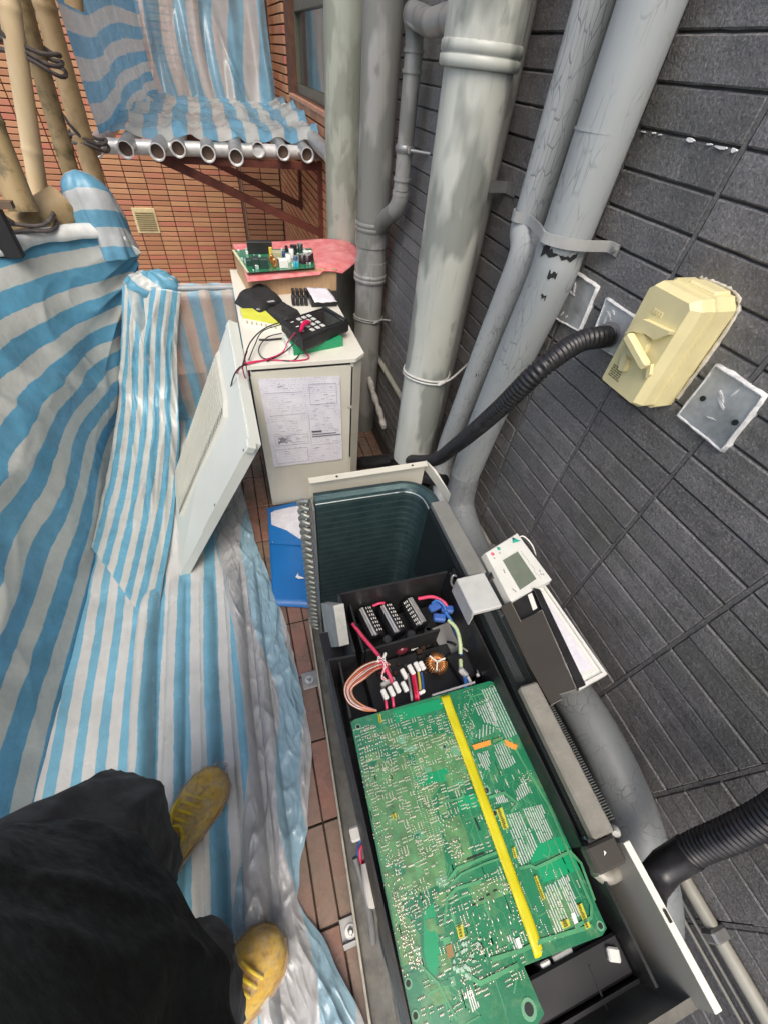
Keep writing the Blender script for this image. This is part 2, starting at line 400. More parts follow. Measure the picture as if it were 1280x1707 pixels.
# return wall with the window opening (plane x = WX, from the dark wall's end to the corner)
WY0, WY1, WZ0, WZ1 = 3.0, 4.42, 1.205, 2.6
mb = MB(); xx = WX+.15
mb.box((xx, (2.386+YB+.015)/2, (-5+WZ0)/2), (.28, YB-2.371, WZ0+5)); mb.box((xx, (2.386+YB+.015)/2, 5.8), (.28, YB-2.371, 6.4))
mb.box((xx, (2.386+WY0)/2, (WZ0+WZ1)/2), (.28, WY0-2.386, WZ1-WZ0)); mb.box((xx, (WY1+YB+.015)/2, (WZ0+WZ1)/2), (.28, YB+.015-WY1, WZ1-WZ0))
mb.build('return_wall', BMORT, bld)
BW, BH = .2, .0505
bc = []
def bquad(c, ax):
    h = BW/2; e = V((h,0,0)) if ax == 'x' else V((0,h,0))
    pr = [proj(V(c)+e*a+V((0,0,BH/2))*s_) for a, s_ in ((-1,-1),(1,-1),(1,1),(-1,1))]
    if None in pr: return 0
    c0 = (sum(q[0] for q in pr)/4, sum(q[1] for q in pr)/4)
    if not (-30 < c0[0] < 620 and -30 < c0[1] < 520): return 0
    if 0 < c0[0] < 215 and c0[1] > 420: return 0
    if 140 < c0[0] < 430 and c0[1] < 235: return 0
    if c0[0] > 560 or (c0[0] > 395 and c0[1] > 405): return 0
    return abs(sum(pr[q][0]*pr[(q+1)%4][1]-pr[(q+1)%4][0]*pr[q][1] for q in range(4)))/2
for k in range(-40, 62):
    z = .0+k*BH
    for i in range(-14, 1):
        x = XB-.004+(i-.5)*BW
        bc.append((bquad((x, YA, z), 'x'), (x, YA+.012, z), 'x', BW))
    for i in range(2):
        x = XB+.1+i*.195
        bc.append((bquad((x, YB, z), 'x'), (x, YB+.012, z), 'x', .195))
    for i in range(0, 16):
        y = 2.40+(i+.5)*BW
        if WY0-.09 < y < WY1+.09 and WZ0-.02 < z < WZ1+.02: continue
        if y+BW/2 > YB-.005: continue
        bc.append((bquad((WX, y, z), 'y'), (WX+.002, y, z), 'y', BW))
bc.sort(key=lambda t: -t[0])
def bmesh_tile(w, ax):
    mb = MB(); d = (w-.009, .02, BH-.009) if ax == 'x' else (.02, w-.009, BH-.009)
    mb.box((0,0,0), d, bev=.0022); return mb
bproto = {}
for ax, w_ in (('x', BW), ('x', .195), ('y', BW)):
    t_ = bmesh_tile(w_, ax); me = t_.mesh('brick', (0,0,0)); me.materials.append(BRICK); bproto[(ax, w_)] = (me, t_)
for ar, c, ax, w_ in bc[:300]:
    o = bpy.data.objects.new('brick', bproto[(ax, w_)][0]); sc.collection.objects.link(o); o.parent = bld; o.location = V(c)-bld.location
    o['tone'] = R0.random(); o.rotation_euler = (R0.gauss(0,.004), 0, R0.gauss(0,.004))
mb = MB(); tones = []
for ar, c, ax, w_ in bc[300:]:
    s_ = bproto[(ax, w_)][1]; mb.add([(p[0]+c[0], p[1]+c[1], p[2]+c[2]) for p in s_.v], s_.f); tones += [R0.random()]*len(s_.f)
o = mb.build('remaining_bricks', BRICK, bld, kind='stuff')
at = o.data.attributes.new('tone', 'FLOAT', 'FACE'); at.data.foreach_set('value', tones)
# pale corner joint
mb = MB(); mb.box((XB-.002, YB+.012, .4), (.006, .02, 3.6)); mb.build('corner_joint', M('pale_joint', (.42,.28,.18), .8), bld)
# window: frame, pane, sill
win = MB(); fw = .05; xf = WX+.07
for (y, z, dy, dz) in (((WY0+WY1)/2, WZ0+fw/2, WY1-WY0, fw), ((WY0+WY1)/2, WZ1-fw/2, WY1-WY0, fw), (WY1-fw/2, (WZ0+WZ1)/2, fw, WZ1-WZ0-2*fw), (WY0+fw/2, (WZ0+WZ1)/2, fw, WZ1-WZ0-2*fw), ((WY0+WY1)/2, 1.62, WY1-WY0-2*fw, .05)):
    win.box((xf, y, z), (.05, dy, dz), bev=.003)
wf = win.build('window', M('bronze_window_frame', (.13,.12,.085), .4, metal=.3), bld)
MB().box((xf+.004, (WY0+WY1)/2, (WZ0+WZ1)/2), (.006, WY1-WY0-.08, WZ1-WZ0-.08)).build('pane', M('dark_window_glass', (.035,.05,.05), .06, var=.2, scale=3, spec=.9), wf)
mb = MB()
for i in range(8):
    y = WY0+(i+.5)*(WY1-WY0)/8; mb.box((WX+.035, y, WZ0-.012), (.1, (WY1-WY0)/8-.008, .022), bev=.002)
mb.build('sill', M('sill_tile', (.47,.24,.15), .55, var=.12, rnd=.1), wf)
# vent grille
vc = PY(244, 368, YA-.012)
vg = MB(); vw, vh = .245, .25
vg.box((vc.x, YA-.0, vc.z), (vw, .02, vh), bev=.004); vo = vg.build('vent_grille', M('yellowed_vent', (.52,.43,.24), .6, var=.15, scale=30), bld)
sl_ = MB().box((0,0,0), (vw-.05, .014, .009), rot=Matrix.Rotation(.5, 3, 'X')).mesh('slat', (0,0,0)); sl_.materials.append(M('vent_slat', (.30,.25,.13), .6))
for i in range(9):
    o = bpy.data.objects.new('slat', sl_); sc.collection.objects.link(o); o.parent = vo; o.location = V((vc.x, YA-.016, vc.z-.085+i*.021))-rootloc(vo)
# ------------------------------------------------------------ pipes on the dark wall
def ring_pipe(pts, radii, seg=28): return MB().tube(pts, radii, seg)
def collar(mb, x, y, z0, z1, r, lip=.004, lips=(1,)):
    """socket collar round a vertical pipe: a wider sleeve with raised rings"""
    pr = [(z0, r), (z0, r+.004), (z1, r+.004), (z1, r)]
    mb.tube([(x, y, a) for a, _ in pr], [b for _, b in pr], 28, caps=False, smooth=False)
    for zz in lips:
        prof = [(zz-.009, r+.003), (zz-.006, r+.003+lip), (zz+.006, r+.003+lip), (zz+.009, r+.003)]
        mb.tube([(x, y, a) for a, _ in prof], [b for _, b in prof], 28, caps=False)
def wire_tie(name, x, y, z, r, mat, parent, anchor):
    mb = MB()
    for dz in (-.004, .005):
        mb.tube([(x+math.cos(a)*(r+.003), y+math.sin(a)*(r+.003), z+dz+.004*math.sin(a*2)) for a in [k*2*math.pi/24 for k in range(25)]], .0035, 6)
    k = V((x+.25*r, y-r-.003, z)); mb.tube([k+V((-.008,0,-.006)), k, k+V((.012,.0,.002))], [.006,.008,.005], 7)
    mb.tube(smooth_path([k, k+V((.04,.01,.006)), V(anchor)], 5), .0035, 6)
    return mb.build(name, mat, parent)
# left-most greenish pipe, at the end of the dark wall
p1 = thing('drain_pipe', (.585, 2.42, -.5), 'greenish grey drain pipe, leftmost of the upright pipes, beside the brick window', 'pipe', 'upright pipes on the dark wall')
MB().tube([(.592, 2.42, -.5), (.592, 2.42, 3)], .088, 28).build('pipe_run', PIPEGR, p1)
# second pipe, mid grey, with branch
x2, y2, r2 = .572, 1.86, .062
p2 = thing('drain_pipe', (x2, y2, 0), 'mid grey upright drain pipe with a thin branch pipe joining it, behind the rear unit', 'pipe', 'upright pipes on the dark wall')
MB().tube([(x2+.006, y2, 0), (x2+.0, y2, 1.0), (x2-.01, y2, 3)], .062, 28).build('pipe_run', PIPED, p2)
mb = MB(); collar(mb, x2, y2, .91, .99, r2+.001, lips=(.985, .97)); mb.build('socket_collar', PIPED, p2)
mb = MB(); collar(mb, x2+.001, y2, .775, .855, r2+.001, lips=(.785, .80)); mb.build('socket_collar', PIPED, p2)
wire_tie('wire_tie', x2+.002, y2, .62, r2, M('tie_wire_paint', (.27,.27,.25), .5), p2, (WX, 1.78, .63))
# branch: small pipe that drops beside it and elbows in
bx = .60; bpts = [PX(790, 22, .545), PX(745, 32, .56), PX(712, 42, .575)]
top = PX(697, 62, .59); yb = top.y
c1 = PX(690, 75, .60)
q0 = V((.60, c1.y, c1.z)); zb = PX(667, 335, .60)
vert_y = (c1.y+zb.y)/2
pth = smooth_path([PX(800, 22, .55), PX(750, 30, .56), PX(718, 38, .575)], 5) + smooth_path([V((.585, vert_y+.0, c1.z+.055)), V((.597, vert_y+.004, c1.z+.03)), V((.60, vert_y, c1.z-.01))], 5)
pth += [V((.60, vert_y, zb.z+.03))]
el = [V((.60, vert_y, zb.z+.03)), V((.60, vert_y+.004, zb.z)), V((.597, vert_y+.03, zb.z-.03)), V((.59, (vert_y+y2)/2+.02, zb.z-.085)), V((.58, y2-.03, zb.z-.135))]
br = MB().tube(pth, .026, 20).build('branch_pipe', PIPED, p2)
MB().tube(smooth_path(el, 6), .0285, 20).build('branch_elbow', PIPED, br)
for zz in (c1.z-.05, c1.z-.01, zb.z+.02, zb.z+.06): MB().tube([(.60, vert_y, zz-.004), (.60, vert_y, zz+.004)], .0292, 20).build('joint_ring', PIPED, br)
zc = PX(680, 250, .60).z
mb = MB(); mb.tube([(.60, vert_y, zc-.01), (.60, vert_y, zc-.004), (.60, vert_y, zc+.004), (.60, vert_y, zc+.01)], [.028,.031,.031,.028], 20)
mb.tube([(.60, vert_y-.028, zc), (.62, vert_y-.04, zc), (WX, vert_y-.075, zc)], .005, 8); mb.tube([(.605, vert_y-.03, zc-.008), (.605, vert_y-.03, zc+.008)], .007, 8)
mb.build('pipe_clamp', STEELG, br)
# big pale pipe
x3, y3, r3 = .525, 1.06, .068
p3 = thing('drain_pipe', (x3, y3, .40), 'wide pale grey drain pipe with ringed collar, nearest wide pipe behind the black conduit', 'pipe', 'upright pipes on the dark wall')
mb = MB(); mb.tube([(x3, y3, .445), (x3, y3, 1.0), (x3-.004, y3+.004, 3)], r3, 32); mb.build('pipe_run', PIPEG, p3)
zt = PX(810, 105, x3).z
mb = MB(); collar(mb, x3-.002, y3+.001, zt-.002, zt+.085, r3+.003, lips=(zt, zt+.018)); mb.build('socket_collar', PIPEG, p3)
MB().box((x3-.02, y3-r3-.004, zt+.094), (.004, .006, .02)).build('mould_seam', PIPEG, p3)
zk = PX(700, 643, x3-.05).z
wire_tie('wire_tie', x3, y3, zk, r3, M('tie_wire_pale', (.46,.46,.43), .5), p3, (WX, y3-.02, zk+.035))
p4 = thing('drain_pipe', (.60, 1.17, 0), 'shaded grey pipe tucked close behind the wide pale drain pipe', 'pipe', 'upright pipes on the dark wall')
MB().tube([(.605, 1.135, .0), (.605, 1.135, 3)], .05, 24).build('pipe_run', PIPED, p4)
zs = PX(830, 320, .60).z
mb = MB(); mb.box((.60, 1.07, zs), (.105, .004, .022)); mb.box((WX-.006, 1.05, zs), (.003, .045, .022)); mb.build('strap', STEELG, p4)
# ------------------------------------------------------------ pair of insulated pipes with cracked paint
def pair(uvs, x, r):
    return [PX(u, v, x) for u, v in uvs]
xa, xb = .603, .596
ya = PX(938, 180, xa).y; yb_ = PX(1020, 180, xb).y
zc_ = PX(925, 385, xb).z
A = [V((xa, ya-.004, 3)), V((xa, ya-.004, 1.8)), V((xa, ya, zc_+.05))] + [V((xa, ya+.004, zc_-.02))] + [PX(u, v, xa-.01) for u, v in ((873,430),(820,560),(768,690),(745,750),(737,800))]
A = A[:4] + A[4:-1] + [PX(737,800,.58), PX(745,870,.555), PX(775,950,.54), PX(830,1040,.53)] 
B = [V((xb, yb_-.004, 3)), V((xb, yb_-.004, 1.8)), V((xb, yb_, zc_+.05)), V((xb, yb_+.003, zc_-.02))] + [PX(u, v, xb) for u, v in ((915,470),(860,590),(805,715),(775,790))] + [PX(768,850,.588), PX(800,935,.58), PX(868,1050,.578), PX(955,1160,.578), PX(1025,1285,.576), PX(1072,1415,.57), PX(1090,1520,.55), PX(1070,1580,.50)]
ra, rb = .0335, .0445
oA = thing('insulated_pipe', (xa, ya, .4), 'slimmer pale pipe with cracked paint, left one of the strapped pair', 'pipe', 'pair of cracked-paint pipes')
MB().tube(smooth_path(A, 8), ra, 24).build('insulation_sleeve', CRACKA, oA)
oB = thing('insulated_pipe', (xb, yb_, .4), 'thicker grey pipe with cracked paint, right one of the strapped pair', 'pipe', 'pair of cracked-paint pipes')
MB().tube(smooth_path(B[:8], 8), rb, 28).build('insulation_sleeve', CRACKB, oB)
MB().tube(smooth_path(B[7:], 8), [rb]*8+[rb+.002]*(8*8+1-8), 28).build('floor_sleeve', CRACK_SHADE, oB)
zj = PX(1000, 217, xb).z
MB().tube([(xb, yb_, zj-.0015), (xb, yb_, zj+.0015)], rb+.0012, 28).build('sleeve_seam', CRACKB, oB)
# torn patches under the strap
TORN = M('torn_black_foam', (.012,.012,.012), .9)
def patch_on(pipe_path, rad, u, v, w_, h_, parent, sd):
    rr = random.Random(sd); c = PX(u, v, .5); best = min(pipe_path, key=lambda q: math.hypot(proj(q)[0]-u, proj(q)[1]-v) if proj(q) else 1e9)
    to = (CAM-best); to.z *= .3; to.normalize(); c = best+to*(rad+.0006)
    side = V((0,0,1)).cross(to).normalized(); mbp = MB(); n = 9; pts = []
    for i in range(n): pts.append(c+side*((i/(n-1)-.5)*w_) + V((0,0,rr.uniform(.1,.5)*h_)) - to*(((i/(n-1)-.5)*w_)**2/(2*rad)))
    for i in range(n-1, -1, -1): pts.append(c+side*((i/(n-1)-.5)*w_) - V((0,0,rr.uniform(.1,.5)*h_)) - to*(((i/(n-1)-.5)*w_)**2/(2*rad)))
    vs = pts+[p-to*.004 for p in pts]
    fs = [(i, i+1, 2*n-2-i, 2*n-1-i) for i in range(n-1)] + [(2*n+i, i, (i+1) % (2*n), 2*n+(i+1) % (2*n)) for i in range(2*n)]
    mbp.add(vs, fs); mbp.build('torn_patch', TORN, parent)
pa, pb = smooth_path(A, 8), smooth_path(B, 8)
patch_on(pb, rb, 928, 412, .062, .026, oB, 1); patch_on(pb, rb, 900, 445, .016, .016, oB, 2); patch_on(pb, rb, 885, 470, .010, .024, oB, 5)
patch_on(pa, ra, 874, 400, .036, .018, oA, 3); patch_on(pa, ra, 795, 608, .008, .030, oA, 4)
# strap bracket
mb = MB(); sy = ya+ra+.004
pts = [V((xa, ya+ra+.003, zc_)), V((xa-ra*.75, ya+ra*.75, zc_)), V((xa-ra-.003, ya, zc_)), V((xa-ra*.6, ya-ra*.85, zc_)), V((xb-rb*.75, yb_+rb*.7, zc_)), V((xb-rb-.003, yb_, zc_)), V((xb-rb*.72, yb_-rb*.72, zc_)), V((xb, yb_-rb-.003, zc_)), V((WX-.02, yb_-rb-.006, zc_)), V((WX-.008, yb_-rb-.010, zc_)), V((WX-.008, yb_-rb-.034, zc_))]
sp = smooth_path(pts, 4)
vs = []; fs = []
for i, p in enumerate(sp):
    t = (sp[min(i+1, len(sp)-1)]-sp[max(i-1, 0)]); nn = V((t.y, -t.x, 0)).normalized()
    for dz in (-.0085, .0085):
        for o_ in (0, .003): vs.append(p+V((0,0,dz))+nn*o_)
for i in range(len(sp)-1):
    a, b_ = i*4, i*4+4
    fs += [(a, b_, b_+2, a+2), (a+1, a+3, b_+3, b_+1), (a, a+1, b_+1, b_), (a+2, b_+2, b_+3, a+3)]
so_ = thing('pipe_strap', sp[-1], 'painted metal strap holding the two cracked pipes to the wall', 'strap')
MB().add(vs, fs).build('band', M('painted_strap', (.38,.385,.37), .45, var=.15, dirt=.3), so_)
MB().tube([(WX-.018, yb_-rb-.027, zc_), (WX-.006, yb_-rb-.027, zc_)], .005, 8).build('bolt', STEELG, so_)
# thin conduit along the wall low down, and dark drain hoses at the foot of the wide pipe
cz = .405
cnd = thing('wall_conduit', (WX, .8, cz), 'thin pale conduit pipe running low along the dark wall', 'pipe')
MB().tube([(WX-.018, -.6, cz), (WX-.018, .8, cz), (WX-.018, 2.36, cz)], .0125, 14).build('conduit_run', M('conduit_paint', (.33,.32,.27), .4, var=.2, scale=12, dirt=.5, dirtc=(.16,.15,.12)), cnd)
for y in (-.28, .05, .62): MB().box((WX-.02, y, cz), (.034, .02, .034), bev=.004).build('conduit_clip', STEELG, cnd)
for z in (.345, .315): MB().tube([(WX-.010, -.6, z), (WX-.010, .25, z)], .0035, 6).build('thin_cable', M('pale_cable', (.34,.33,.28), .4), cnd)
for i, (pts, r, lab) in enumerate(((((.40,1.30,.12),(.46,1.12,.30),(.52,.98,.42),(.56,.86,.50)), .022, 'black ribbed hose at the foot of the wide pale pipe'), (((.42,1.5,.05),(.50,1.3,.22),(.55,1.2,.30),(.57,1.0,.36)), .03, 'thick dark drain hose lying behind the rear unit'))):
    MB().tube(smooth_path(pts, 10), r, 14).build('drain_hose', BLKC, label=lab, cat='hose')
cc = thing('cable_coil', (.50, 1.22, .02), 'loose coil of black cable on the floor between the rear unit and the wide pipe', 'cable')
for k in range(5):
    c = V((.49+.012*math.sin(k*2.3), 1.20+.03*math.cos(k*1.7), .03+k*.022)); MB().tube([c+V((math.cos(a)*(.075+.012*math.sin(k*3)), math.sin(a)*(.11+.01*math.cos(k*2)), .012*math.sin(a*2+k))) for a in [q*2*math.pi/28 for q in range(29)]], .010, 8, caps=False).build('cable_turn', BLKC, cc)
rg_ = thing('wrapped_joint', PX(622, 655, .56), 'pale wrapped hose end lying behind the rear unit', 'hose')
MB().tube(smooth_path([PX(616,630,.57), PX(624,660,.56), PX(634,690,.55), PX(640,712,.54)], 6), [.010+.006*abs(math.sin(i*.7)) for i in range(19)], 10).build('wrapped_end', M('pale_wrap', (.38,.36,.32), .7, var=.3, scale=40, bump=.5), rg_)
# ------------------------------------------------------------ corrugated black conduits
def corrugated(pts, r, pitch, seg=16, plain=()):
    sp = smooth_path(pts, 24); L = [0]
    for i in range(1, len(sp)): L.append(L[-1]+(sp[i]-sp[i-1]).length)
    tot = L[-1]; n = int(tot/pitch*4); out = []; rs = []; j = 0
    for i in range(n+1):
        s_ = tot*i/n
        while j < len(L)-2 and L[j+1] < s_: j += 1
        t = (s_-L[j])/max(1e-9, L[j+1]-L[j]); out.append(sp[j].lerp(sp[j+1], t)); rs.append(r*(1.0, 1.0, .86, .86)[i % 4])
    return MB().tube(out, rs, seg)
c1p = [PX(1018, 560, WX-.004), PX(1000, 562, WX-.05), PX(960, 572, WX-.10), PX(900, 615, WX-.17), PX(830, 683, .47), PX(760, 742, .47), PX(715, 768, .48), PX(655, 762, .52)]
k1 = thing('flexible_conduit', PX(830, 683, .47), 'black corrugated conduit looping from the wall box down behind the open unit', 'conduit')
corrugated(c1p, .0190, .0088).build('corrugated_sleeve', BLKC, k1)
e = PX(1016, 556, WX-.01)
MB().tube([PX(1020, 558, WX-.003), PX(1012, 558, WX-.02), PX(1000, 562, WX-.04)], [.022, .022, .020], 18).build('wall_gland', M('grey_gland', (.12,.12,.12), .45), k1)
mb = MB()
for (u, v) in ((817,690),(812,697),(806,701)):
    c = PX(u, v, .462); mb.box(c, (.003, .010, .004), bev=.001)
mb.build('paint_fleck', M('white_filler2', (.78,.77,.75), .6), k1)
c2p = [PX(1330, 1325, .60), PX(1285, 1358, .585), PX(1220, 1390, .565), PX(1160, 1415, .545), PX(1110, 1445, .515), PX(1085, 1475, .48), PX(1075, 1520, .44)]
k2 = thing('flexible_conduit', PX(1160, 1415, .54), 'thick black corrugated conduit entering the near end of the open unit', 'conduit')
corrugated(c2p, .0225, .0085, 20).build('corrugated_sleeve', BLKC, k2)
MB().tube([PX(1150, 1420, .54), PX(1110, 1445, .515), PX(1085, 1475, .48), PX(1078, 1515, .445)], .0238, 18).build('smooth_cuff', BLKC, k2)
# ------------------------------------------------------------ box lids with smeared sealant
def lid(corners, label, holes=(), th=.006, out=0.0, round_=.1):
    C = [PX(u, v, WX-.008) for u, v in corners]; cen = sum(C, V((0,0,0)))/4
    t = thing('box_lid', cen, label, 'box lid', 'metal box lids on the dark wall')
    rr = random.Random(len(label)); mbp = MB()
    def rim(s_, x0, x1, jit):
        pts = []
        for i in range(4):
            a, b_ = C[i], C[(i+1) % 4]
            for k in range(7): pts.append(a.lerp(b_, k/7))
        return [(x0 if x0 is not None else 0, (cen+(p-cen)*(s_+rr.uniform(-jit, jit))).y, (cen+(p-cen)*(s_+rr.uniform(-jit, jit))).z) for p in pts]
    r0 = rim(1.06, WX-.001, 0, .035); r1 = rim(1.01, WX-.0122, 0, .02); r2 = rim(.965, WX-.0126, 0, .015); r3 = rim(.935, WX-.0098, 0, .02)
    MB().loft([r0, r1, r2, r3], caps=False).build('sealant_bead', SILIC, t)
    MB().prism([(WX-.0105, (cen+(p-cen)*.96).y, (cen+(p-cen)*.96).z) for p in C], (.010, 0, 0)).build('plate', GALV, t)
    for u, v in holes:
        c = PX(u, v, WX-.0105); MB().tube([(WX-.0125, c.y, c.z), (WX-.009, c.y, c.z)], .0042, 12).build('screw', BLKP, t)
    mbp = MB()
    for k in range(4):
        a = C[0].lerp(C[1], rr.uniform(.15,.85)); b_ = C[3].lerp(C[2], rr.uniform(.15,.85)); c = a.lerp(b_, rr.uniform(.15,.85)); w_, h_ = rr.uniform(.003,.010), rr.uniform(.001,.003); ang = rr.uniform(0, 3)
        pts = [(WX-.0108, c.y+(math.cos(q)*w_*math.cos(ang)-math.sin(q)*h_*math.sin(ang))*rr.uniform(.7,1.2), c.z+(math.cos(q)*w_*math.sin(ang)+math.sin(q)*h_*math.cos(ang))*rr.uniform(.7,1.2)) for q in [j*math.pi/5 for j in range(10)]]
        mbp.prism(pts, (-.0012, 0, 0))
    mbp.build('sealant_smear', SILIC, t); return t
lid(((1196,608),(1276,660),(1205,752),(1130,692)), 'square metal box lid with two screws, smeared with white sealant, right of the cream switch', ((1172,664),(1226,704)))
lid(((958,452),(997,478),(966,552),(922,528)), 'sealed metal box lid beside the grey pipe, leftmost of the three lids')
lid(((1012,497),(1062,530),(1030,596),(985,570)), 'metal box lid that the black conduit enters, behind the cream switch')
# ------------------------------------------------------------ cream rotary isolator
sw0 = [PX(1220, 508, WX), PX(1112, 662, WX)]
y1s, y2s = .405, .505; z1s, z2s = 1.075, 1.245; dep = .078
swc = V((WX, (y1s+y2s)/2, z1s))
sw = thing('isolator_switch', swc, 'cream plastic rotary isolator switch box fixed on the dark tiled wall', 'switch')
def swring(x, y0, y1, z0, z1, cb, ct):
    return [(x, y0+cb, z0), (x, y1-cb, z0), (x, y1, z0+cb), (x, y1, z1-ct), (x, y1-ct, z1), (x, y0+ct, z1), (x, y0, z1-ct), (x, y0, z0+cb)]
MB().loft([swring(WX-.001, y1s, y2s, z1s, z2s, .006, .014), swring(WX-.040, y1s, y2s, z1s, z2s, .006, .014), swring(WX-.041, y1s+.003, y2s-.003, z1s+.003, z2s-.003, .006, .012), swring(WX-.064, y1s+.003, y2s-.003, z1s+.003, z2s-.003, .006, .012), swring(WX-dep, y1s+.012, y2s-.010, z1s+.008, z2s-.009, .003, .006)], smooth=False).build('housing', CREAMP, sw)
xq = WX-dep
ym, zm = (y1s+y2s)/2, (z1s+z2s)/2
# raised guard shoulders and the turning handle
def SQ(*uv): return [PX(u, v, xq) for u, v in uv]
MB().prism(SQ((1049,556),(1060,543),(1080,531),(1126,552),(1122,557),(1100,566),(1084,556),(1064,552)), (-.011, 0, 0)).build('upper_guard', CREAMP, sw)
MB().prism(SQ((1046,584),(1050,580),(1050,600),(1045,618),(1036,616),(1040,598)), (-.008, 0, 0)).build('lower_guard', CREAMP, sw)
MB().prism(SQ((1083,612),(1090,606),(1087,624),(1080,630)), (-.006, 0, 0)).build('lower_guard', CREAMP, sw)
kc = PX(1066, 575, xq); hd = MB(); hd.tube([(xq, kc.y, kc.z), (xq-.008, kc.y, kc.z)], .019, 24, smooth=False)
kn = hd.build('dial', CREAMP, sw)
a_, b_ = PX(1046, 558, xq-.016), PX(1076, 612, xq-.012); d_ = (b_-a_).normalized()
MB().box((a_+b_)/2, ((b_-a_).length, .014, .014), rot=frame(d_, V((0,1,0)) if abs(d_.y) < .9 else V((0,0,1))), bev=.003).build('handle', CREAMP, kn)
INK = M('brown_print', (.17,.14,.07), .6)
mb = MB()
rr = random.Random(3)
for r_ in range(6):
    yy = y2s-.020
    while yy > y2s-.042: 
        w_ = rr.uniform(.0015,.004); mb.box((xq-.0004, yy, z1s+.040-r_*.0035), (.0006, w_, .0016)); yy -= w_+.0012
mb.build('rating_print', INK, sw)
mb = MB()
for (yy, zz, w_, h_) in ((ym+.012, z2s-.036, .003,.006),(ym+.008, z2s-.036,.003,.006),(ym+.003, z2s-.036,.003,.006),(ym-.002, z2s-.036,.003,.006)): mb.box((xq-.0005, yy, zz), (.0012, w_, h_))
mb.build('moulded_mark', CREAMP, sw)
rr = random.Random(8)
ln = [V((WX-.003, y2s-.02, z2s+.002)), V((WX-.004, ym, z2s+.004)), V((WX-.004, y1s+.015, z2s+.003)), V((WX-.004, y1s-.002, z2s-.018)), V((WX-.004, y1s-.004, zm)), V((WX-.004, y1s-.003, z1s+.02))]
sp = smooth_path(ln, 8); MB().tube(sp, [.0022+.002*rr.random() for _ in sp], 7).build('sealant_bead', M('cream_sealant', (.62,.57,.46), .5, var=.2, scale=70, bump=.6), sw)
MB().box((WX-.022, ym-.006, z2s+.0), (.03, .05, .008), bev=.003).build('knockout', CREAMP, sw)
# ------------------------------------------------------------ near outdoor unit, opened
def mat_coil():
    n = NT('coil_fins_teal_reflection'); p = n.pos()
    wv = n.n('ShaderNodeTexWave', wave_type='BANDS', bands_direction='DIAGONAL'); wv.inputs['Scale'].default_value = 190; wv.inputs['Distortion'].default_value = .6; n.l(p, wv.inputs['Vector'])
    g = n.noise(p, 26, 5, .65); z = n.n('ShaderNodeTexWave', wave_type='BANDS', bands_direction='Z'); z.inputs['Scale'].default_value = 14; z.inputs['Distortion'].default_value = .4; n.l(p, z.inputs['Vector'])
    k = n.mix(n.ramp(g, ((.3, 0.0), (.75, 1.0))), (.028,.060,.066), (.065,.115,.120))  # grey-teal reflection inside the coil is put into the fin colour
    k = n.mix(n.ramp(z.outputs['Fac'], ((.82, 0.0), (.98, .45))), k, (.13,.185,.185))
    n.col(k); n.setp(Roughness=.28, Metallic=.45); b1 = n.bump(wv.outputs['Fac'], .5, .0012); n.bump(n.noise(p, 120), .25, .001, b1); return n.m
COIL = mat_coil()
UT = .745
un = thing('outdoor_unit', (.22, .22, 0), 'air conditioner outdoor unit with casing removed, green circuit board on top, in the foreground', 'air conditioner', 'outdoor units on the terrace')
bl0, bl1 = V((.012, -.27, 0)), V((.060, .705, 0)); br1, br0 = V((.408, .70, 0)), V((.385, -.27, 0))
pan = MB(); pan.prism([bl0+V((0,0,.02)), bl1+V((0,0,.02)), br1+V((0,0,.02)), br0+V((0,0,.02))], (0,0,.022)); pn = pan.build('base_pan', STEELD, un)
def rail(a, b_, w_, z0, z1, inset, name, mat, parent):
    d = (b_-a).normalized(); nn = V((-d.y, d.x, 0))
    return MB().prism([a+nn*inset+V((0,0,z0)), b_+nn*inset+V((0,0,z0)), b_+nn*(inset-w_)+V((0,0,z0)), a+nn*(inset-w_)+V((0,0,z0))], (0,0,z1-z0)).build(name, mat, parent)
rail(bl0, bl1, .005, .012, .075, .003, 'front_lip', M('dusty_cream_edge', (.36,.34,.28), .6, var=.25, scale=20, dirt=.7, dirtc=(.13,.12,.1), dscale=14, bump=.2), pn)
rail(bl0, bl1, .050, .0425, .050, -.006, 'pan_step', STEELD, pn)
for (u, v) in ((515,1130),(585,1555)):
    c = PZ(u, v, .03)
    f = MB(); f.box((c.x+.012, c.y, .006), (.07, .055, .006), bev=.001); f.box((c.x+.012, c.y-.018, .012), (.07, .004, .02)); ft = f.build('mounting_foot', STEELG, un)
    MB().tube([(c.x, c.y, .009), (c.x, c.y, .012)], .014, 20, smooth=False).build('washer', M('bright_steel', (.6,.6,.58), .35, metal=.8), ft)
    MB().tube([(c.x, c.y, .012), (c.x, c.y, .019), (c.x, c.y, .030)], [.0075, .0075, .004], 6, smooth=False).build('bolt', M('bright_steel', (.6,.6,.58), .35), ft)
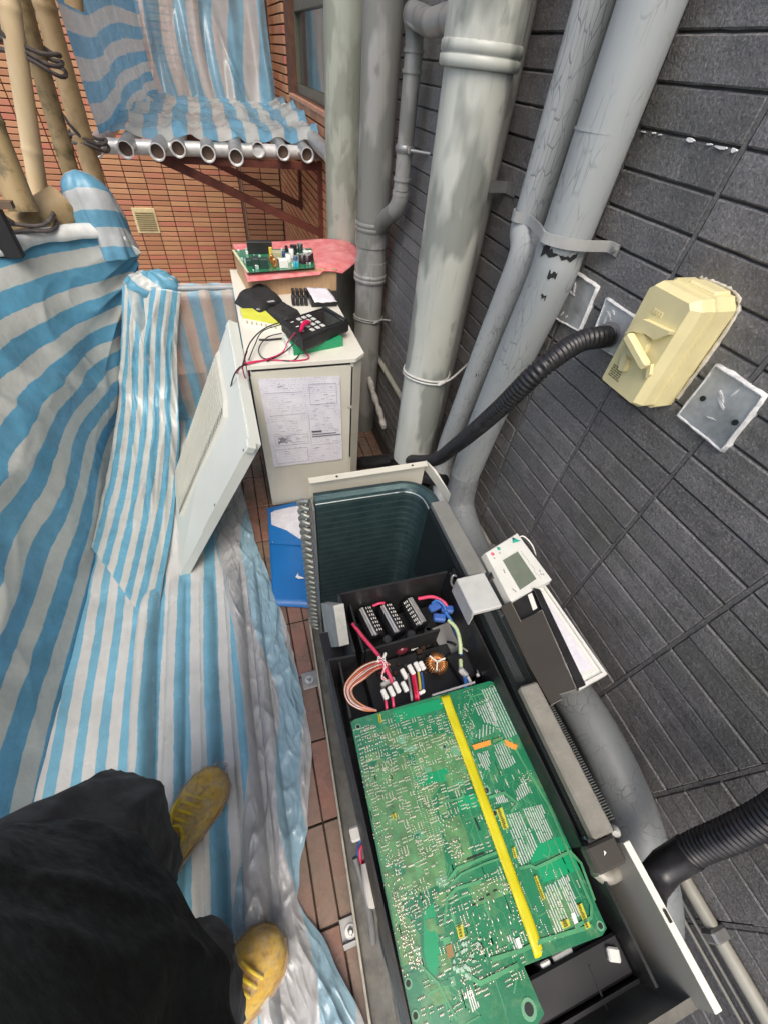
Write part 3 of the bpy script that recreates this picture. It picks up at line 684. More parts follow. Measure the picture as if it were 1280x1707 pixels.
# coil: an L of fins, back leg and right leg joined by a round corner
ct = .705
cpath = [V((.098, .668, 0)), V((.315, .664, 0))] + [V((.305+.068*math.sin(a), .596+.068*math.cos(a), 0)) for a in [k*math.pi/2/10 for k in range(1, 10)]] + [V((.373, .59, 0)), V((.372, .30, 0)), V((.358, -.065, 0))]
def sweep(path, th, z0, z1, rnd=.012):
    prof = [(-th, z0), (-th, z1-rnd), (-th*.7, z1-rnd*.25), (0, z1), (th*.7, z1-rnd*.25), (th, z1-rnd), (th, z0)]
    rings = []
    for i, p in enumerate(path):
        t = (path[min(i+1, len(path)-1)]-path[max(i-1, 0)]).normalized(); nn = V((-t.y, t.x, 0))
        rings.append([p+nn*a+V((0,0,z)) for a, z in prof])
    return MB().loft(rings, smooth=False)
pp = []
for a, b_ in zip(cpath[:-1], cpath[1:]):
    n_ = max(1, int((b_-a).length/.02)); pp += [a.lerp(b_, k/n_) for k in range(n_)]
pp.append(cpath[-1])
mb = sweep(pp, .019, .05, ct+.02, .014)
coil = mb.build('condenser_coil', COIL, un)
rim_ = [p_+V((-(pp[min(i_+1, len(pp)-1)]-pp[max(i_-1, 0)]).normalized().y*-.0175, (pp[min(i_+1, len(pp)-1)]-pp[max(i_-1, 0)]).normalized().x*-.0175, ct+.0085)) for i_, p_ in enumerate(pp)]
MB().tube(rim_, .0016, 6).build('coil_rim_glint', M('painted_rim_glint', (.42,.46,.45), .35, metal=.5, var=.2, scale=60), coil)  # pale tube added as the lit highlight along the coil's top edge
n = NT('black_fin_stack'); p_ = n.pos(); wv = n.n('ShaderNodeTexWave', wave_type='BANDS', bands_direction='Y'); wv.inputs['Scale'].default_value = 150; n.l(p_, wv.inputs['Vector'])
n.col(n.mix(n.ramp(wv.outputs['Fac'], ((.3, 0.0), (.7, 1.0))), (.010,.013,.014), (.035,.042,.043))); n.setp(Roughness=.26, Metallic=.4); n.bump(wv.outputs['Fac'], .6, .0015); FINB = n.m
sweep([V((.3735, .575-k*.0318, 0)).lerp(V((.3585, .575-k*.0318, 0)), k/20) for k in range(21)], .0205, .46, ct+.0225, .014).build('fin_stack', FINB, coil)
# copper return bends down the left end of the coil
ub = MB(); ub.tube([V((0, math.cos(a)*.0105, math.sin(a)*.0105)) + V((-abs(math.sin(a+math.pi/2))*.014, 0, 0)) for a in [math.pi*k/10 - math.pi/2 for k in range(11)]], .0048, 8)
ubm = ub.mesh('return_bend', (0,0,0)); ubm.materials.append(M('weathered_copper_bend', (.27,.29,.265), .45, metal=.5, var=.35, scale=60, dirt=.6, dirtc=(.14,.10,.07), dscale=60))
for k in range(24):
    o = bpy.data.objects.new('return_bend', ubm); sc.collection.objects.link(o); o.parent = coil
    o.location = V((.084, .662, ct-.004-k*.0275))-rootloc(coil); o.scale = (1.5, 1.25, 1.3)
MB().box((.0925, .668, .375), (.003, .046, .65)).build('end_plate', M('aluminium_end_plate', (.40,.41,.39), .45, metal=.6, var=.2, scale=40, dirt=.4), coil)
# rear casing flange (cream) behind the coil, with its bent corner
fl_ = MB(); fl_.box((.242, .7065, .42), (.30, .0022, .655)); 
fl_.box((.242, .6985, UT+.001), (.30, .018, .002))
rp = fl_.build('rear_panel', CREAMM, un)
MB().prism([(.392, .7075, .72), (.4035, .668, .72), (.409, .585, .70), (.409, .585, .10), (.392, .7075, .10)][:2]+[(.409,.585,.715)], (0, 0, .03)).build('corner_flange', CREAMM, rp)
for u, v in ((562,795),(688,777)):
    c = PZ(u, v, UT+.003); MB().tube([(c.x, .6985, UT+.0015), (c.x, .6985, UT+.0032)], .003, 8).build('screw_hole', BLKP, rp)
MB().box((.375, .470, .732), (.040, .21, .016), rot=rotz(.0), bev=.002).build('top_strip', M('zinc_strip', (.27,.27,.25), .5, metal=.3, var=.12, scale=18, dirt=.4), un)
hb = MB(); hb.box((.3535, .3225, .742), (.062, .078, .012), bev=.002); hb.box((.325, .3225, .72), (.003, .078, .04)); hk = hb.build('hanger_bracket', M('pale_grey_bracket', (.50,.51,.49), .5, var=.1, scale=24, dirt=.4, dirtc=(.3,.3,.28)), un)
wire('hook', [(.322, .365, .752), (.316, .365, .757), (.312, .363, .750), (.314, .360, .735), (.32, .357, .725)], .0022, STEELG, hk)
MB().box((.357, .038, .7345), (.034, .208, .018), rot=rotz(-.02), bev=.003).build('felt_strip', FOAMG, un)
eb = MB(); eb.box((.343, -.083, .735), (.046, .030, .022), bev=.003); ebo = eb.build('end_block', DKG, un)
MB().prism([(.341,-.078,.7465), (.343,-.081,.7465), (.338,-.083,.7465)], (0,0,.0006)).build('paint_chip', WHT, ebo)
MB().box((.3345, .165, .60), (.003, .47, .215)).build('side_liner', BLKP, un)
# springy fin edge beyond the felt
fe = MB(); fm = MB().box((0,0,0), (.018, .0012, .02))
for k in range(46): fe.add([(p[0]+.382, p[1]-.055+k*.0035, p[2]+.715) for p in fm.v], fm.f)
fe.build('fin_edges', M('fin_aluminium', (.16,.17,.165), .4, metal=.5, var=.2), coil, kind='stuff')
wire('pipe_stub', [(.378, -.062, .72), (.378, -.066, .734), (.374, -.07, .738)], .0055, M('white_stub', (.5,.5,.47), .5), coil)
# cream corner panel at the near right
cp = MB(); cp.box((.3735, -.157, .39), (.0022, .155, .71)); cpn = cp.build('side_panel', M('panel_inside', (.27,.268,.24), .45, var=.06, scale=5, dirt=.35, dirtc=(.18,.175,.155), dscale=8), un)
MB().box((.3775, -.157, UT+.001), (.010, .155, .002), bev=.0008).build('top_flange', M('bright_cream_edge', (.80,.79,.68), .35, var=.04), cpn)
MB().box((.3775, -.1545, UT+.0035), (.004, .012, .001)).build('flange_slot', BLKP, cpn)
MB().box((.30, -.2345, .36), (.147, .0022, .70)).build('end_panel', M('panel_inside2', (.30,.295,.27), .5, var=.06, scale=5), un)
MB().box((.318, -.231, .7115), (.112, .010, .002)).build('end_flange', STEELD, un)
# refrigerant pipes inside the near end
CUP = M('pinkish_copper_pipe', (.36,.17,.15), .4, metal=.35, var=.2, scale=40, dirt=.4, dirtc=(.2,.17,.15))
GYP = M('grey_lagged_pipe', (.30,.27,.24), .6, var=.2, scale=30)
wire('copper_pipe', [PZ(1035,1465,.62), PZ(1052,1510,.60), PZ(1058,1560,.57), PZ(1048,1580,.55), PZ(1036,1572,.52)], .010, CUP, un, seg=12)
wire('lagged_pipe', [PZ(1018,1452,.64), PZ(1030,1490,.58), PZ(1040,1545,.48), PZ(1038,1590,.42)], .011, GYP, un, seg=12)
wire('lagged_pipe', [PZ(1002,1450,.62), PZ(1022,1500,.54), PZ(1030,1560,.42)], .009, GYP, un, seg=12)
mb = MB(); mb.tube(smooth_path([PZ(992,1448,.70), PZ(1010,1460,.695), PZ(1030,1450,.69)], 6), .011, 10); mb.build('bend_collar', M('dull_zinc_bend', (.36,.34,.29), .4, metal=.5, var=.3, scale=50), un)
MB().prism([PZ(920,1560,.40), PZ(1000,1500,.40), PZ(1050,1600,.40), PZ(960,1640,.40)], (0,0,.006)).build('inner_shelf', STEELD, un)
# pale bracket at the coil's left end
fb = MB(); fb.prism([PX(535,1006,.072), PX(556,1010,.072), PX(566,1078,.072), PX(546,1080,.072)], (.018, 0, 0)); fb.build('end_bracket', M('pale_dusty_bracket', (.46,.46,.42), .7, var=.2, scale=30, dirt=.5, dirtc=(.25,.24,.2), bump=.3), un)
# fan-side wiring down the left of the box
lw = thing('wire_loom', PZ(605, 1420, .45), 'bundle of grey, red and blue wires hanging beside the left edge of the circuit board', 'wires')
wire('red_wire', [PZ(606,1405,.5), PZ(600,1420,.5), PZ(604,1440,.49), PZ(612,1430,.5)], .003, WPNK, lw)
wire('blue_wire', [PZ(603,1395,.5), PZ(598,1415,.49), PZ(596,1435,.47)], .0035, WBLU, lw)
MB().box(PZ(594,1390,.5), (.022, .022, .014), bev=.003).build('plug', WHT, lw)
wire('grey_cable', [PZ(592,1430,.48), PZ(606,1480,.46), PZ(618,1530,.42), PZ(622,1570,.36)], .006, M('grey_cable', (.16,.16,.16), .5), lw, seg=10)
wire('white_sleeve', [PZ(612,1440,.50), PZ(616,1475,.50), PZ(622,1505,.48)], .011, M('white_sleeving', (.55,.54,.5), .6), lw, seg=10)
wire('black_cable', [PZ(640,1500,.5), PZ(640,1560,.45), PZ(662,1640,.42), PZ(680,1710,.4)], .009, BLKC, lw, seg=10)

# ------------------------------------------------------------ black control box on the unit, with its electronics
BX = thing('control_box', (.19, .1, .5), 'black plastic control box full of wires and capacitors, set into the open unit', 'control box')
BT = .700
def wallseg(name, a, b_, z0, z1, th=.004, mat=BLKP, par=BX):
    a, b_ = V((*a, 0)), V((*b_, 0)); d = (b_-a).normalized(); nn = V((-d.y, d.x, 0))*th/2
    return MB().prism([V((p.x, p.y, z0)) for p in (a+nn, b_+nn, b_-nn, a-nn)], (0,0,z1-z0)).build(name, mat, par)
MB().box((.195, .10, .5475), (.285, .62, .005)).build('floor_plate', BLKP, BX)
wallseg('back_wall', (.098, .412), (.333, .408), .55, BT)
wallseg('side_wall', (.098, .414), (.098, .288), .55, BT)
wallseg('step_wall', (.050, .290), (.100, .286), .55, BT-.008)
wallseg('side_wall', (.049, .292), (.049, -.21), .55, BT-.012)
wallseg('side_wall', (.349, .410), (.343, -.21), .55, BT+.004)
wallseg('front_wall', (.049, -.208), (.343, -.208), .55, BT-.03)
wallseg('inner_wall', (.070, .29), (.066, .19), .55, .675)
wallseg('divider', (.125, .300), (.280, .304), .56, .664)
wallseg('divider', (.120, .405), (.120, .30), .56, .66)
MB().box((.214, .243, .572), (.19, .11, .045), bev=.002).build('terminal_deck', BLKP, BX)
MB().box((.214, .350, .565), (.19, .10, .03), bev=.002).build('capacitor_deck', BLKP, BX)
MB().box((.15, .186, .645), (.17, .006, .03)).build('board_ledge', M('dark_grey_ledge', (.05,.05,.052), .4), BX)
wallseg('board_ledge', (.215, .187), (.30, .187), .64, .672, .003, M('grey_ledge', (.3,.3,.3), .4))
# electrolytic capacitors lying on their sides
SLV = M('capacitor_sleeve', (.014,.014,.017), .3, var=.2)
STRIPE = M('capacitor_stripe', (.50,.50,.48), .35, metal=.4, var=.2, scale=60)
for (u, v) in ((617,1040),(652,1035),(690,1024)):
    c = PZ(u, v, .618); ax = V((.16, -.98, 0)).normalized(); L = .036 if u < 680 else .034; r = .0185
    a, b_ = c-ax*L, c+ax*L
    cp_ = MB().tube([a, a+ax*.002, b_-ax*.002, b_], [r-.002, r, r, r-.002], 24).build('capacitor', SLV, BX)
    sd_ = V((0,0,1)).cross(ax)
    for (ang0, ang1) in ((-.62, -.42), (-.36, -.16)) if u < 680 else ((-.1,.08),(.14,.32),(.38,.56)):
        rings = []
        for q in (a+ax*.003, b_-ax*.003): rings.append([q+(sd_*math.sin(t_)+V((0,0,1))*math.cos(t_))*rr_ for rr_ in (r-.0005, r+.0006) for t_ in (ang0, ang1)])
        A_, B_ = rings; MB().prism([A_[0], A_[1], A_[3], A_[2]], B_[0]-A_[0]).build('sleeve_stripe', STRIPE, cp_)
    mb = MB()
    for q in range(3):
        for kk in range(7):
            t_ = (.15+q*.3) if u < 680 else (-.75+q*.2); pt = a+ax*(.008+kk*.009)+(sd_*math.sin(t_)+V((0,0,1))*math.cos(t_))*(r+.0003)
            mb.box(pt, (.0016, .0045, .0010), rot=frame(sd_, ax))
    mb.build('sleeve_print', WHT, cp_, kind='stuff')
def part(name, u, v, z, d, mat, rz=0, bev=.0015, par=BX, rx=0):
    return MB().box(PZ(u, v, z), d, rot=rotz(rz) @ Matrix.Rotation(rx, 3, 'X'), bev=bev).build(name, mat, par)
c = PZ(668, 1080, .615); MB().tube([c+V((0,.012,0)), c+V((0,.010,.0)), c-V((0,.010,0)), c-V((0,.012,0))], [.006, .0125, .0125, .006], 16).build('film_capacitor', M('maroon_film', (.15,.02,.035), .25), BX)
for u, v in ((687,1072),(690,1081)): part('ceramic_resistor', u, v, .603, (.017,.006,.006), WHT, .1)
for u, v, s_ in ((645,1070,.012),(684,1062,.013),(712,1056,.012),(712,1053,.009)): c = PZ(u, v, .6); MB().tube([c, c+V((0,0,.014)), c+V((0,0,.015))], [s_*.8, s_*.8, s_*.6], 14).build('small_capacitor', M('dark_grey_can', (.045,.045,.048), .35), BX)
rr = random.Random(5)
for k in range(26):
    u, v = rr.uniform(610, 715), rr.uniform(1075, 1125)
    part('chip_component', u, v, .598, (rr.uniform(.004,.013), rr.uniform(.004,.010), rr.uniform(.006,.02)), rr.choice((BLKP, M('dark_brown_component', (.05,.025,.018), .4), M('dark_grey_can', (.045,.045,.048), .35))), rr.uniform(-.1,.1))
# toroid choke
c = PZ(727, 1106, .622)
core = MB().tube([c+V((math.cos(a)*.0135, math.sin(a)*.0135, 0)) for a in [k*2*math.pi/24 for k in range(25)]], .0075, 10).build('choke', M('choke_core', (.10,.05,.03), .5), BX)
wd = MB()
for k in range(26):
    a = k*2*math.pi/26
    if k in (0, 8, 9, 17, 18): continue
    o_ = c+V((math.cos(a)*.0135, math.sin(a)*.0135, 0)); e_ = V((math.cos(a), math.sin(a), 0))
    wd.tube([o_+(e_*math.cos(t_)+V((0,0,1))*math.sin(t_))*.0088 for t_ in [q*2*math.pi/10 for q in range(11)]], .0013, 5, caps=False)
wd.build('copper_winding', COPPER, core, kind='stuff')
for a in (.1, 2.2, 4.25): MB().box(c+V((math.cos(a)*.009, math.sin(a)*.009, .007)), (.018, .0028, .006), rot=rotz(a)).build('spacer', WHT, core)
# white plugs
for (u, v, z, h_) in ((673,1124,.655,.024),(685,1117,.655,.024),(695,1112,.655,.022),(703,1110,.655,.02),(641,1158,.668,.022),(652,1153,.668,.022),(661,1146,.668,.024),(674,1145,.668,.022)):
    pl = part('plug', u, v, z, (.0085, h_*.85, .009), WHT, .16)
for (u, v) in ((646,1138),): part('plug', u, v, .65, (.028,.008,.012), M('greyish_plug', (.5,.5,.46), .4), .2)
# wires
def W(name, pts, r, mat): return wire(name, [PZ(u, v, z) for u, v, z in pts], r, mat, BX)
W('red_wire', [(588,1040,.655),(605,1062,.66),(630,1092,.665),(645,1118,.665),(656,1142,.66)], .0038, WPNK)
W('black_wire', [(590,1042,.65),(610,1066,.65),(638,1096,.655),(652,1120,.65)], .0032, WBLK)
W('red_wire', [(622,1010,.64),(632,1006,.645),(640,1005,.64)], .003, WPNK)
W('red_wire', [(697,998,.65),(720,995,.66),(738,1003,.66),(745,1012,.655)], .004, WPNK)
W('blue_wire', [(742,1020,.66),(755,1042,.655),(765,1070,.64),(768,1092,.635)], .004, WBLU)
W('earth_wire', [(747,1034,.665),(760,1048,.665),(766,1070,.66),(767,1090,.65)], .0042, WGRN)
W('earth_wire', [(767,1100,.65),(768,1118,.65)], .004, WGRN)
W('blue_wire', [(774,1130,.66),(776,1142,.665),(774,1150,.665)], .0038, WBLU)
W('white_wire', [(780,1130,.66),(784,1138,.665)], .0032, WWHT)
W('grey_wire', [(770,1080,.62),(784,1090,.62),(794,1108,.62),(796,1124,.63)], .0022, M('grey_wire', (.25,.25,.25), .5))
part('ferrule', 772, 1122, .652, (.012,.022,.012), M('grey_ferrule', (.45,.45,.44), .45), .35, .004)
part('ferrule', 796, 1126, .632, (.006,.006,.006), WHT, 0, .001)
part('earth_plate', 750, 1066, .590, (.060,.075,.002), M('bare_plate', (.48,.47,.44), .35, metal=.5), .12, .0005)
part('cover_flap', 775, 1108, .60, (.062,.06,.02), BLKP, .2)
W('ring_terminal', [(745,1070,.605),(752,1072,.61),(760,1076,.61)], .0028, WBLK)
for (u, v, rz_) in ((724,1012,.2),(732,1030,-.35),(745,1016,-.3)): part('blue_connector', u, v, .652, (.026,.016,.014), M('blue_connector', (.05,.13,.42), .4), rz_, .003)
W('blue_loop', [(720,1006,.66),(728,1001,.668),(738,1008,.665),(742,1016,.66)], .003, WBLU)
for (x0, mat) in ((690, WRED), (694, WPNK), (699, WYEL), (704, WBLU), (683, M('grey_wire', (.25,.25,.25), .5))):
    W('wire_lead', [(x0-4, 1124, .655), (x0-1, 1140, .662), (x0+2, 1158, .668), (x0+3, 1168, .662)] if x0 < 698 else [(x0-2, 1122, .655), (x0, 1136, .662), (x0+1, 1150, .668)], .0024, mat)
for (x0, y0) in ((643,1168),(654,1163)): W('wire_lead', [(x0, y0, .668), (x0+1, y0+8, .668), (x0+2, y0+17, .664)], .0026, WPNK)
part('cable_tie', 703, 1154, .67, (.012,.006,.008), WHT, .2)
part('cable_tie', 641, 1093, .672, (.012,.005,.006), WHT, .9)
rr = random.Random(12)
for k in range(13):
    t = k/12; mat = (WORG, WWHT, WBRN, WORG, WRED, WWHT)[k % 6]
    W('ribbon_wire', [(640+t*10, 1100+t*8, .66), (622-4+t*8, 1104+t*14, .672+.006*math.sin(k*2.1)), (596+t*12, 1116+t*16, .68), (575+t*13, 1143+t*4, .683), (580+t*11, 1170-t*6, .678+.005*math.sin(k*1.7)), (604+t*4, 1184-t*7, .672), (628, 1186-t*2, .667)], .0009, mat)
for k in range(6):
    a = rr.uniform(0, 6); W('thin_wire', [(628+rr.uniform(-6,6), 1108+rr.uniform(-4,8), .665), (634+rr.uniform(-4,6), 1098+rr.uniform(-4,4), .675), (642+rr.uniform(-4,4), 1112+rr.uniform(-4,6), .672), (636, 1128+rr.uniform(-6,4), .66), (646, 1136, .655)], .0009, rr.choice((WWHT, WPNK, WWHT)))
# lower cover of the box
lc = MB(); lc.box((.265, -.183, .64), (.155, .040, .05), bev=.003); lco = lc.build('lower_cover', M('lower_cover_black', (.020,.020,.022), .4, var=.2, scale=10, dirt=.3, dirtc=(.05,.05,.05)), BX)
a, b_ = PZ(982,1610,.6655), PZ(1012,1685,.6655); MB().prism([a+V((-.0012,0,0)), a+V((.0012,0,0)), b_+V((.0012,0,0)), b_+V((-.0012,0,0))], (0,0,.0006)).build('cover_seam', BLKP, lco)
part('latch', 1022, 1592, .668, (.016,.014,.008), WHT, -.4, .002)
part('relay', 935, 1600, .645, (.03,.02,.03), M('grey_relay', (.35,.35,.34), .4), 0)
part('relay', 905, 1612, .645, (.014,.014,.03), WHT, 0)
part('terminal_block', 970, 1580, .645, (.05,.02,.02), BLKP, 0)
# ------------------------------------------------------------ circuit board, solder side up
BZ = .672
def mat_board():
    n = NT('board_solder_mask'); p = n.pos()
    g = n.noise(p, 10, 4, .6); k = n.mix(n.ramp(g, ((.35, 0.0), (.7, 1.0))), (.010,.150,.070), (.025,.215,.098))
    k = n.mix(n.ramp(n.noise(p, 34, 5, .7), ((.52, 0.0), (.68, .6))), k, (.15,.29,.13))
    n.col(k); n.setp(Roughness=n.ramp(n.noise(p, 30), ((.3, .16), (.7, .34))), Coat_Weight=.8, Coat_Roughness=.12); n.bump(n.noise(p, 160, 3), .25, .0006); return n.m
BOARD = mat_board()
TRK = M('board_track_green', (.08,.30,.14), .26, var=.2, scale=30, coat=.4)
POUR = M('board_pour_olive', (.105,.25,.10), .3, var=.3, scale=60, coat=.3, bump=.3, bscale=140, dist=.001)
POURG = M('board_pour_bright', (.010,.30,.125), .24, var=.08, scale=12, coat=.4)
PALEG = M('board_edge_pale', (.15,.37,.22), .25, var=.15, coat=.4)
pc = thing('circuit_board', PZ(790, 1420, BZ-.002), 'large green circuit board lying solder side up across the open unit', 'circuit board')
out = [(585,1206),(591,1200),(815,1136),(826,1139),(1010,1548),(1003,1560),(872,1611),(906,1690),(896,1707),(800,1742),(700,1760),(690,1725)]
MB().prism([PZ(u, v, BZ-.0016) for u, v in out], (0,0,.0016)).build('board', BOARD, pc)
def inside(u, v):
    a = [(585,1206),(820,1138),(1008,1552),(872,1611),(900,1690),(690,1725)]; c = False
    for i in range(len(a)):
        (x1, y1), (x2, y2) = a[i], a[i-1]
        if (y1 > v) != (y2 > v) and u < (x2-x1)*(v-y1)/(y2-y1)+x1: c = not c
    return c
_lv = [0]
def poly(name, pts, mat, h=.00025, z=BZ):
    _lv[0] += 1
    pts = [(max(u, 585+(v-1206)*.2023+3), v) for u, v in pts]
    return MB().prism([PZ(u, v, z+.000006*_lv[0]) for u, v in pts], (0,0,h)).build(name, mat, pc)
# pours
for pts in (((588,1300),(604,1284),(618,1292),(632,1262),(650,1272),(690,1240),(770,1222),(800,1290),(770,1310),(745,1295),(720,1330),(735,1390),(745,1470),(720,1480),(680,1500),(650,1510),(628,1480),(606,1380)),
            ((605,1430),(640,1410),(672,1520),(700,1560),(700,1598),(668,1612),(640,1560)),
            ((640,1210),(690,1230),(740,1222),(760,1240),(730,1262),(690,1256),(640,1240)),
            ((730,1372),(765,1358),(778,1392),(790,1440),(765,1455),(748,1410)),
            ((712,1646),(745,1635),(752,1668),(722,1680)),
            ((782,1478),(838,1462),(848,1490),(790,1512)),
            ((900,1490),(945,1475),(962,1540),(925,1562))): poly('olive_pour', pts, POUR)
for pts in (((886,1428),(895,1408),(940,1392),(950,1414),(884,1440)), ((893,1446),(952,1420),(966,1450),(905,1472)), ((690,1296),(745,1280),(752,1300),(700,1312)), ((760,1330),(795,1322),(800,1345),(765,1352)), ((705,1520),(722,1505),(735,1600),(718,1640),(706,1590)), ((655,1185),(735,1165),(742,1180),(660,1205))): poly('bright_pour', pts, POURG)
rq = random.Random(51)
for k in range(60):
    u, v = rq.uniform(600, 760), rq.uniform(1215, 1640); w_, h_ = rq.uniform(5, 20), rq.uniform(6, 26)
    pts = [(u, v), (u+w_, v-w_*.28), (u+w_+h_*.22, v-w_*.28+h_), (u+w_*.4+h_*.22, v-w_*.1+h_), (u+h_*.15, v+h_*.7)]
    if all(inside(*p) for p in pts): poly('copper_island', pts, rq.choice((POUR, TRK, POUR, BOARD, PALEG)), .0003, BZ)
# a broad pale border track on the right and between the zones
def track(pts, w_, mat=TRK, name='track', h=.0003, zz=None):
    mb = MB(); _lv[0] += 1; z = (zz or BZ)+.0003+.00003*(_lv[0] % 40)
    P = [PZ(u, v, z) for u, v in pts]
    zq = 0
    for a, b_ in zip(P[:-1], P[1:]):
        a = a+V((0,0,.00007*zq)); b_ = b_+V((0,0,.00007*zq)); d = (b_-a); 
        if d.length < 1e-6: continue
        d.normalize(); nn = V((-d.y, d.x, 0))*w_/2; mb.prism([a+nn-d*w_*.3, b_+nn+d*w_*.3, b_-nn+d*w_*.3, a-nn-d*w_*.3], (0,0,h)); a = a; zq += 1
    return mb.build(name, mat, pc)
for pts, w_ in ((((738,1338),(770,1330),(772,1318)), .004), (((745,1470),(762,1448),(802,1432),(832,1420),(840,1412)), .005), (((748,1478),(768,1458),(808,1440),(838,1430)), .0035), (((740,1540),(744,1500),(760,1482),(800,1470)), .005),
                (((815,1330),(840,1322),(862,1340),(852,1352)), .005), (((866,1448),(884,1444),(892,1448),(950,1420),(968,1440),(990,1500)), .005), (((820,1600),(870,1585),(900,1570),(985,1545)), .006), (((760,1615),(800,1640),(862,1610)), .006),
                (((830,1240),(850,1232),(870,1270),(915,1345),(985,1510),(985,1530),(960,1545)), .005), (((800,1340),(812,1372),(826,1382)), .004), (((700,1610),(730,1640),(760,1700)), .004), (((870,1380),(880,1420)), .003)):
    track(pts, w_*.72, TRK, 'wide_track')
# thin meandering tracks
rr = random.Random(21); mb = MB()
bx0, bx1, by0, by1 = .062, .333, -.185, .182
nt_ = 0
while nt_ < 330:
    x, y = rr.uniform(bx0, bx1), rr.uniform(by0, by1); d = rr.choice(((1,0),(0,1),(0,1),(.7,.7),(0,-1))); w_ = rr.choice((.0007,.0007,.001,.0016)); z = BZ+.0001+rr.random()*.0002
    for s_ in range(rr.randint(1, 3)):
        L = rr.uniform(.006,.03); x2, y2 = x+d[0]*L, y+d[1]*L
        p, q = proj((x, y, BZ)), proj((x2, y2, BZ))
        if not (inside(*p) and inside(*q)): break
        nn = V((-d[1], d[0], 0)).normalized()*w_/2; a, b_ = V((x, y, z)), V((x2, y2, z)); mb.prism([a+nn, b_+nn, b_-nn, a-nn], (0,0,.00015))
        x, y = x2, y2; d = rr.choice(((1,0),(0,1),(.7,.7),(-.7,.7),(0,-1),(d[0],d[1])))
    nt_ += 1
mb.build('fine_tracks', TRK, pc, kind='stuff')
# tinned track fields (bundles of bright parallel strips running down the board)
def strips(poly_, n, w_, ax=(0,1), wav=0):
    P = [PZ(u, v, BZ) for u, v in poly_]; ax = V((ax[0], ax[1], 0)).normalized(); sd_ = V((ax.y, -ax.x, 0))
    s0 = min(p.dot(sd_) for p in P); s1 = max(p.dot(sd_) for p in P)
    for k in range(n):
        s_ = s0+(k+.5)/n*(s1-s0); hits = []
        for i in range(len(P)):
            a, b_ = P[i], P[i-1]; da, db = a.dot(sd_)-s_, b_.dot(sd_)-s_
            if (da > 0) != (db > 0): t = da/(da-db); hits.append((a.lerp(b_, t)).dot(ax))
        hits.sort()
        for h0, h1 in zip(hits[::2], hits[1::2]):
            y = h0+.0008
            while y < h1-.001:
                e = min(h1-.0008, y+rr.uniform(.006,.028)); c0 = sd_*s_+ax*y; c1_ = sd_*s_+ax*e
                if e-y > .0015:
                    q = [c0-sd_*w_/2, c0+sd_*w_/2, c1_+sd_*w_/2, c1_-sd_*w_/2]; tp = [c0-sd_*w_*.22+ax*.0005, c0+sd_*w_*.22+ax*.0005, c1_+sd_*w_*.22-ax*.0005, c1_-sd_*w_*.22-ax*.0005]
                    SB.add([V((p.x, p.y, BZ+.0002)) for p in q]+[V((p.x, p.y, BZ+.0009)) for p in tp], [(4,5,6,7),(0,1,5,4),(1,2,6,5),(2,3,7,6),(3,0,4,7)])
                y = e+rr.uniform(.0004,.0014)
SB = MB()
strips(((800,1150),(826,1142),(866,1222),(842,1236),(820,1195)), 7, .0019)
strips(((790,1178),(818,1168),(830,1212),(805,1205)), 8, .0019)
strips(((805,1206),(830,1214),(822,1222),(796,1234),(790,1228)), 7, .0019, (.5,.9))
strips(((784,1174),(812,1164),(815,1168),(786,1180)), 7, .0019, (.5,-.9))
strips(((795,1256),(812,1250),(818,1272),(812,1286),(803,1280)), 6, .0019)
strips(((820,1242),(838,1236),(860,1272),(850,1280),(835,1284)), 7, .0019)
strips(((824,1314),(838,1322),(848,1338),(826,1342)), 7, .0019)
strips(((858,1318),(872,1296),(884,1322),(862,1338)), 7, .0019)
strips(((842,1358),(866,1352),(896,1412),(884,1436),(868,1446)), 9, .0019)
strips(((870,1348),(902,1340),(922,1398),(902,1408),(880,1372)), 9, .0019)
strips(((905,1478),(925,1468),(942,1515),(950,1545),(925,1560)), 8, .0019)
strips(((928,1466),(945,1456),(968,1528),(956,1534)), 6, .0019)
strips(((772,1654),(785,1648),(800,1680),(788,1690)), 5, .0019)
strips(((842,1560),(850,1556),(868,1582),(858,1590)), 4, .0019)
SB.build('tinned_strips', M('bright_tin', (.80,.80,.76), .38, metal=.55, var=.15, scale=90), pc, kind='stuff')
# solder joints: rows and clusters
DB = MB()
def dots(quad, nu, nv, r, fill=1.0, jit=.15, el=1.0):
    A, B, C, D = [V((*q, 0)) for q in quad]
    for i in range(nu):
        for j in range(nv):
            if rr.random() > fill: continue
            s_, t = (i+.5+rr.uniform(-jit, jit))/nu, (j+.5+rr.uniform(-jit, jit))/nv
            q = A.lerp(B, s_).lerp(D.lerp(C, s_), t)
            if not inside(q.x, q.y): continue
            c = PZ(q.x, q.y, BZ+.0004); k = r*.86*rr.uniform(.7, 1.25); o = len(DB.v); DB.dome(c, k, k*.9, 6)
            if el != 1: 
                for n_ in range(o, len(DB.v)): p = DB.v[n_]; DB.v[n_] = (p[0], c.y+(p[1]-c.y)*el, p[2])
dots(((600,1216),(626,1207),(628,1214),(602,1222)), 13, 1, .0009, 1, 0, 3.2)
dots(((594,1232),(640,1217),(648,1258),(602,1276)), 11, 6, .0014, .95, .12, 1.5)
dots(((600,1282),(656,1262),(662,1300),(606,1326)), 12, 5, .0013, .85, .2, 1.3)
dots(((604,1330),(662,1304),(672,1350),(612,1372)), 12, 6, .0012, 0.33, .35)
dots(((612,1375),(650,1360),(662,1402),(622,1416)), 8, 8, .0013, 0.33, .35, 1.3)
for k in range(5): dots(((670+k*6,1260-k),(673+k*6,1259-k),(724+k*5,1428-k*2),(721+k*5,1429-k*2)), 1, 46, .0011, .9, .1)
dots(((664,1330),(674,1326),(712,1430),(700,1436)), 3, 24, .0012, .75, .3)
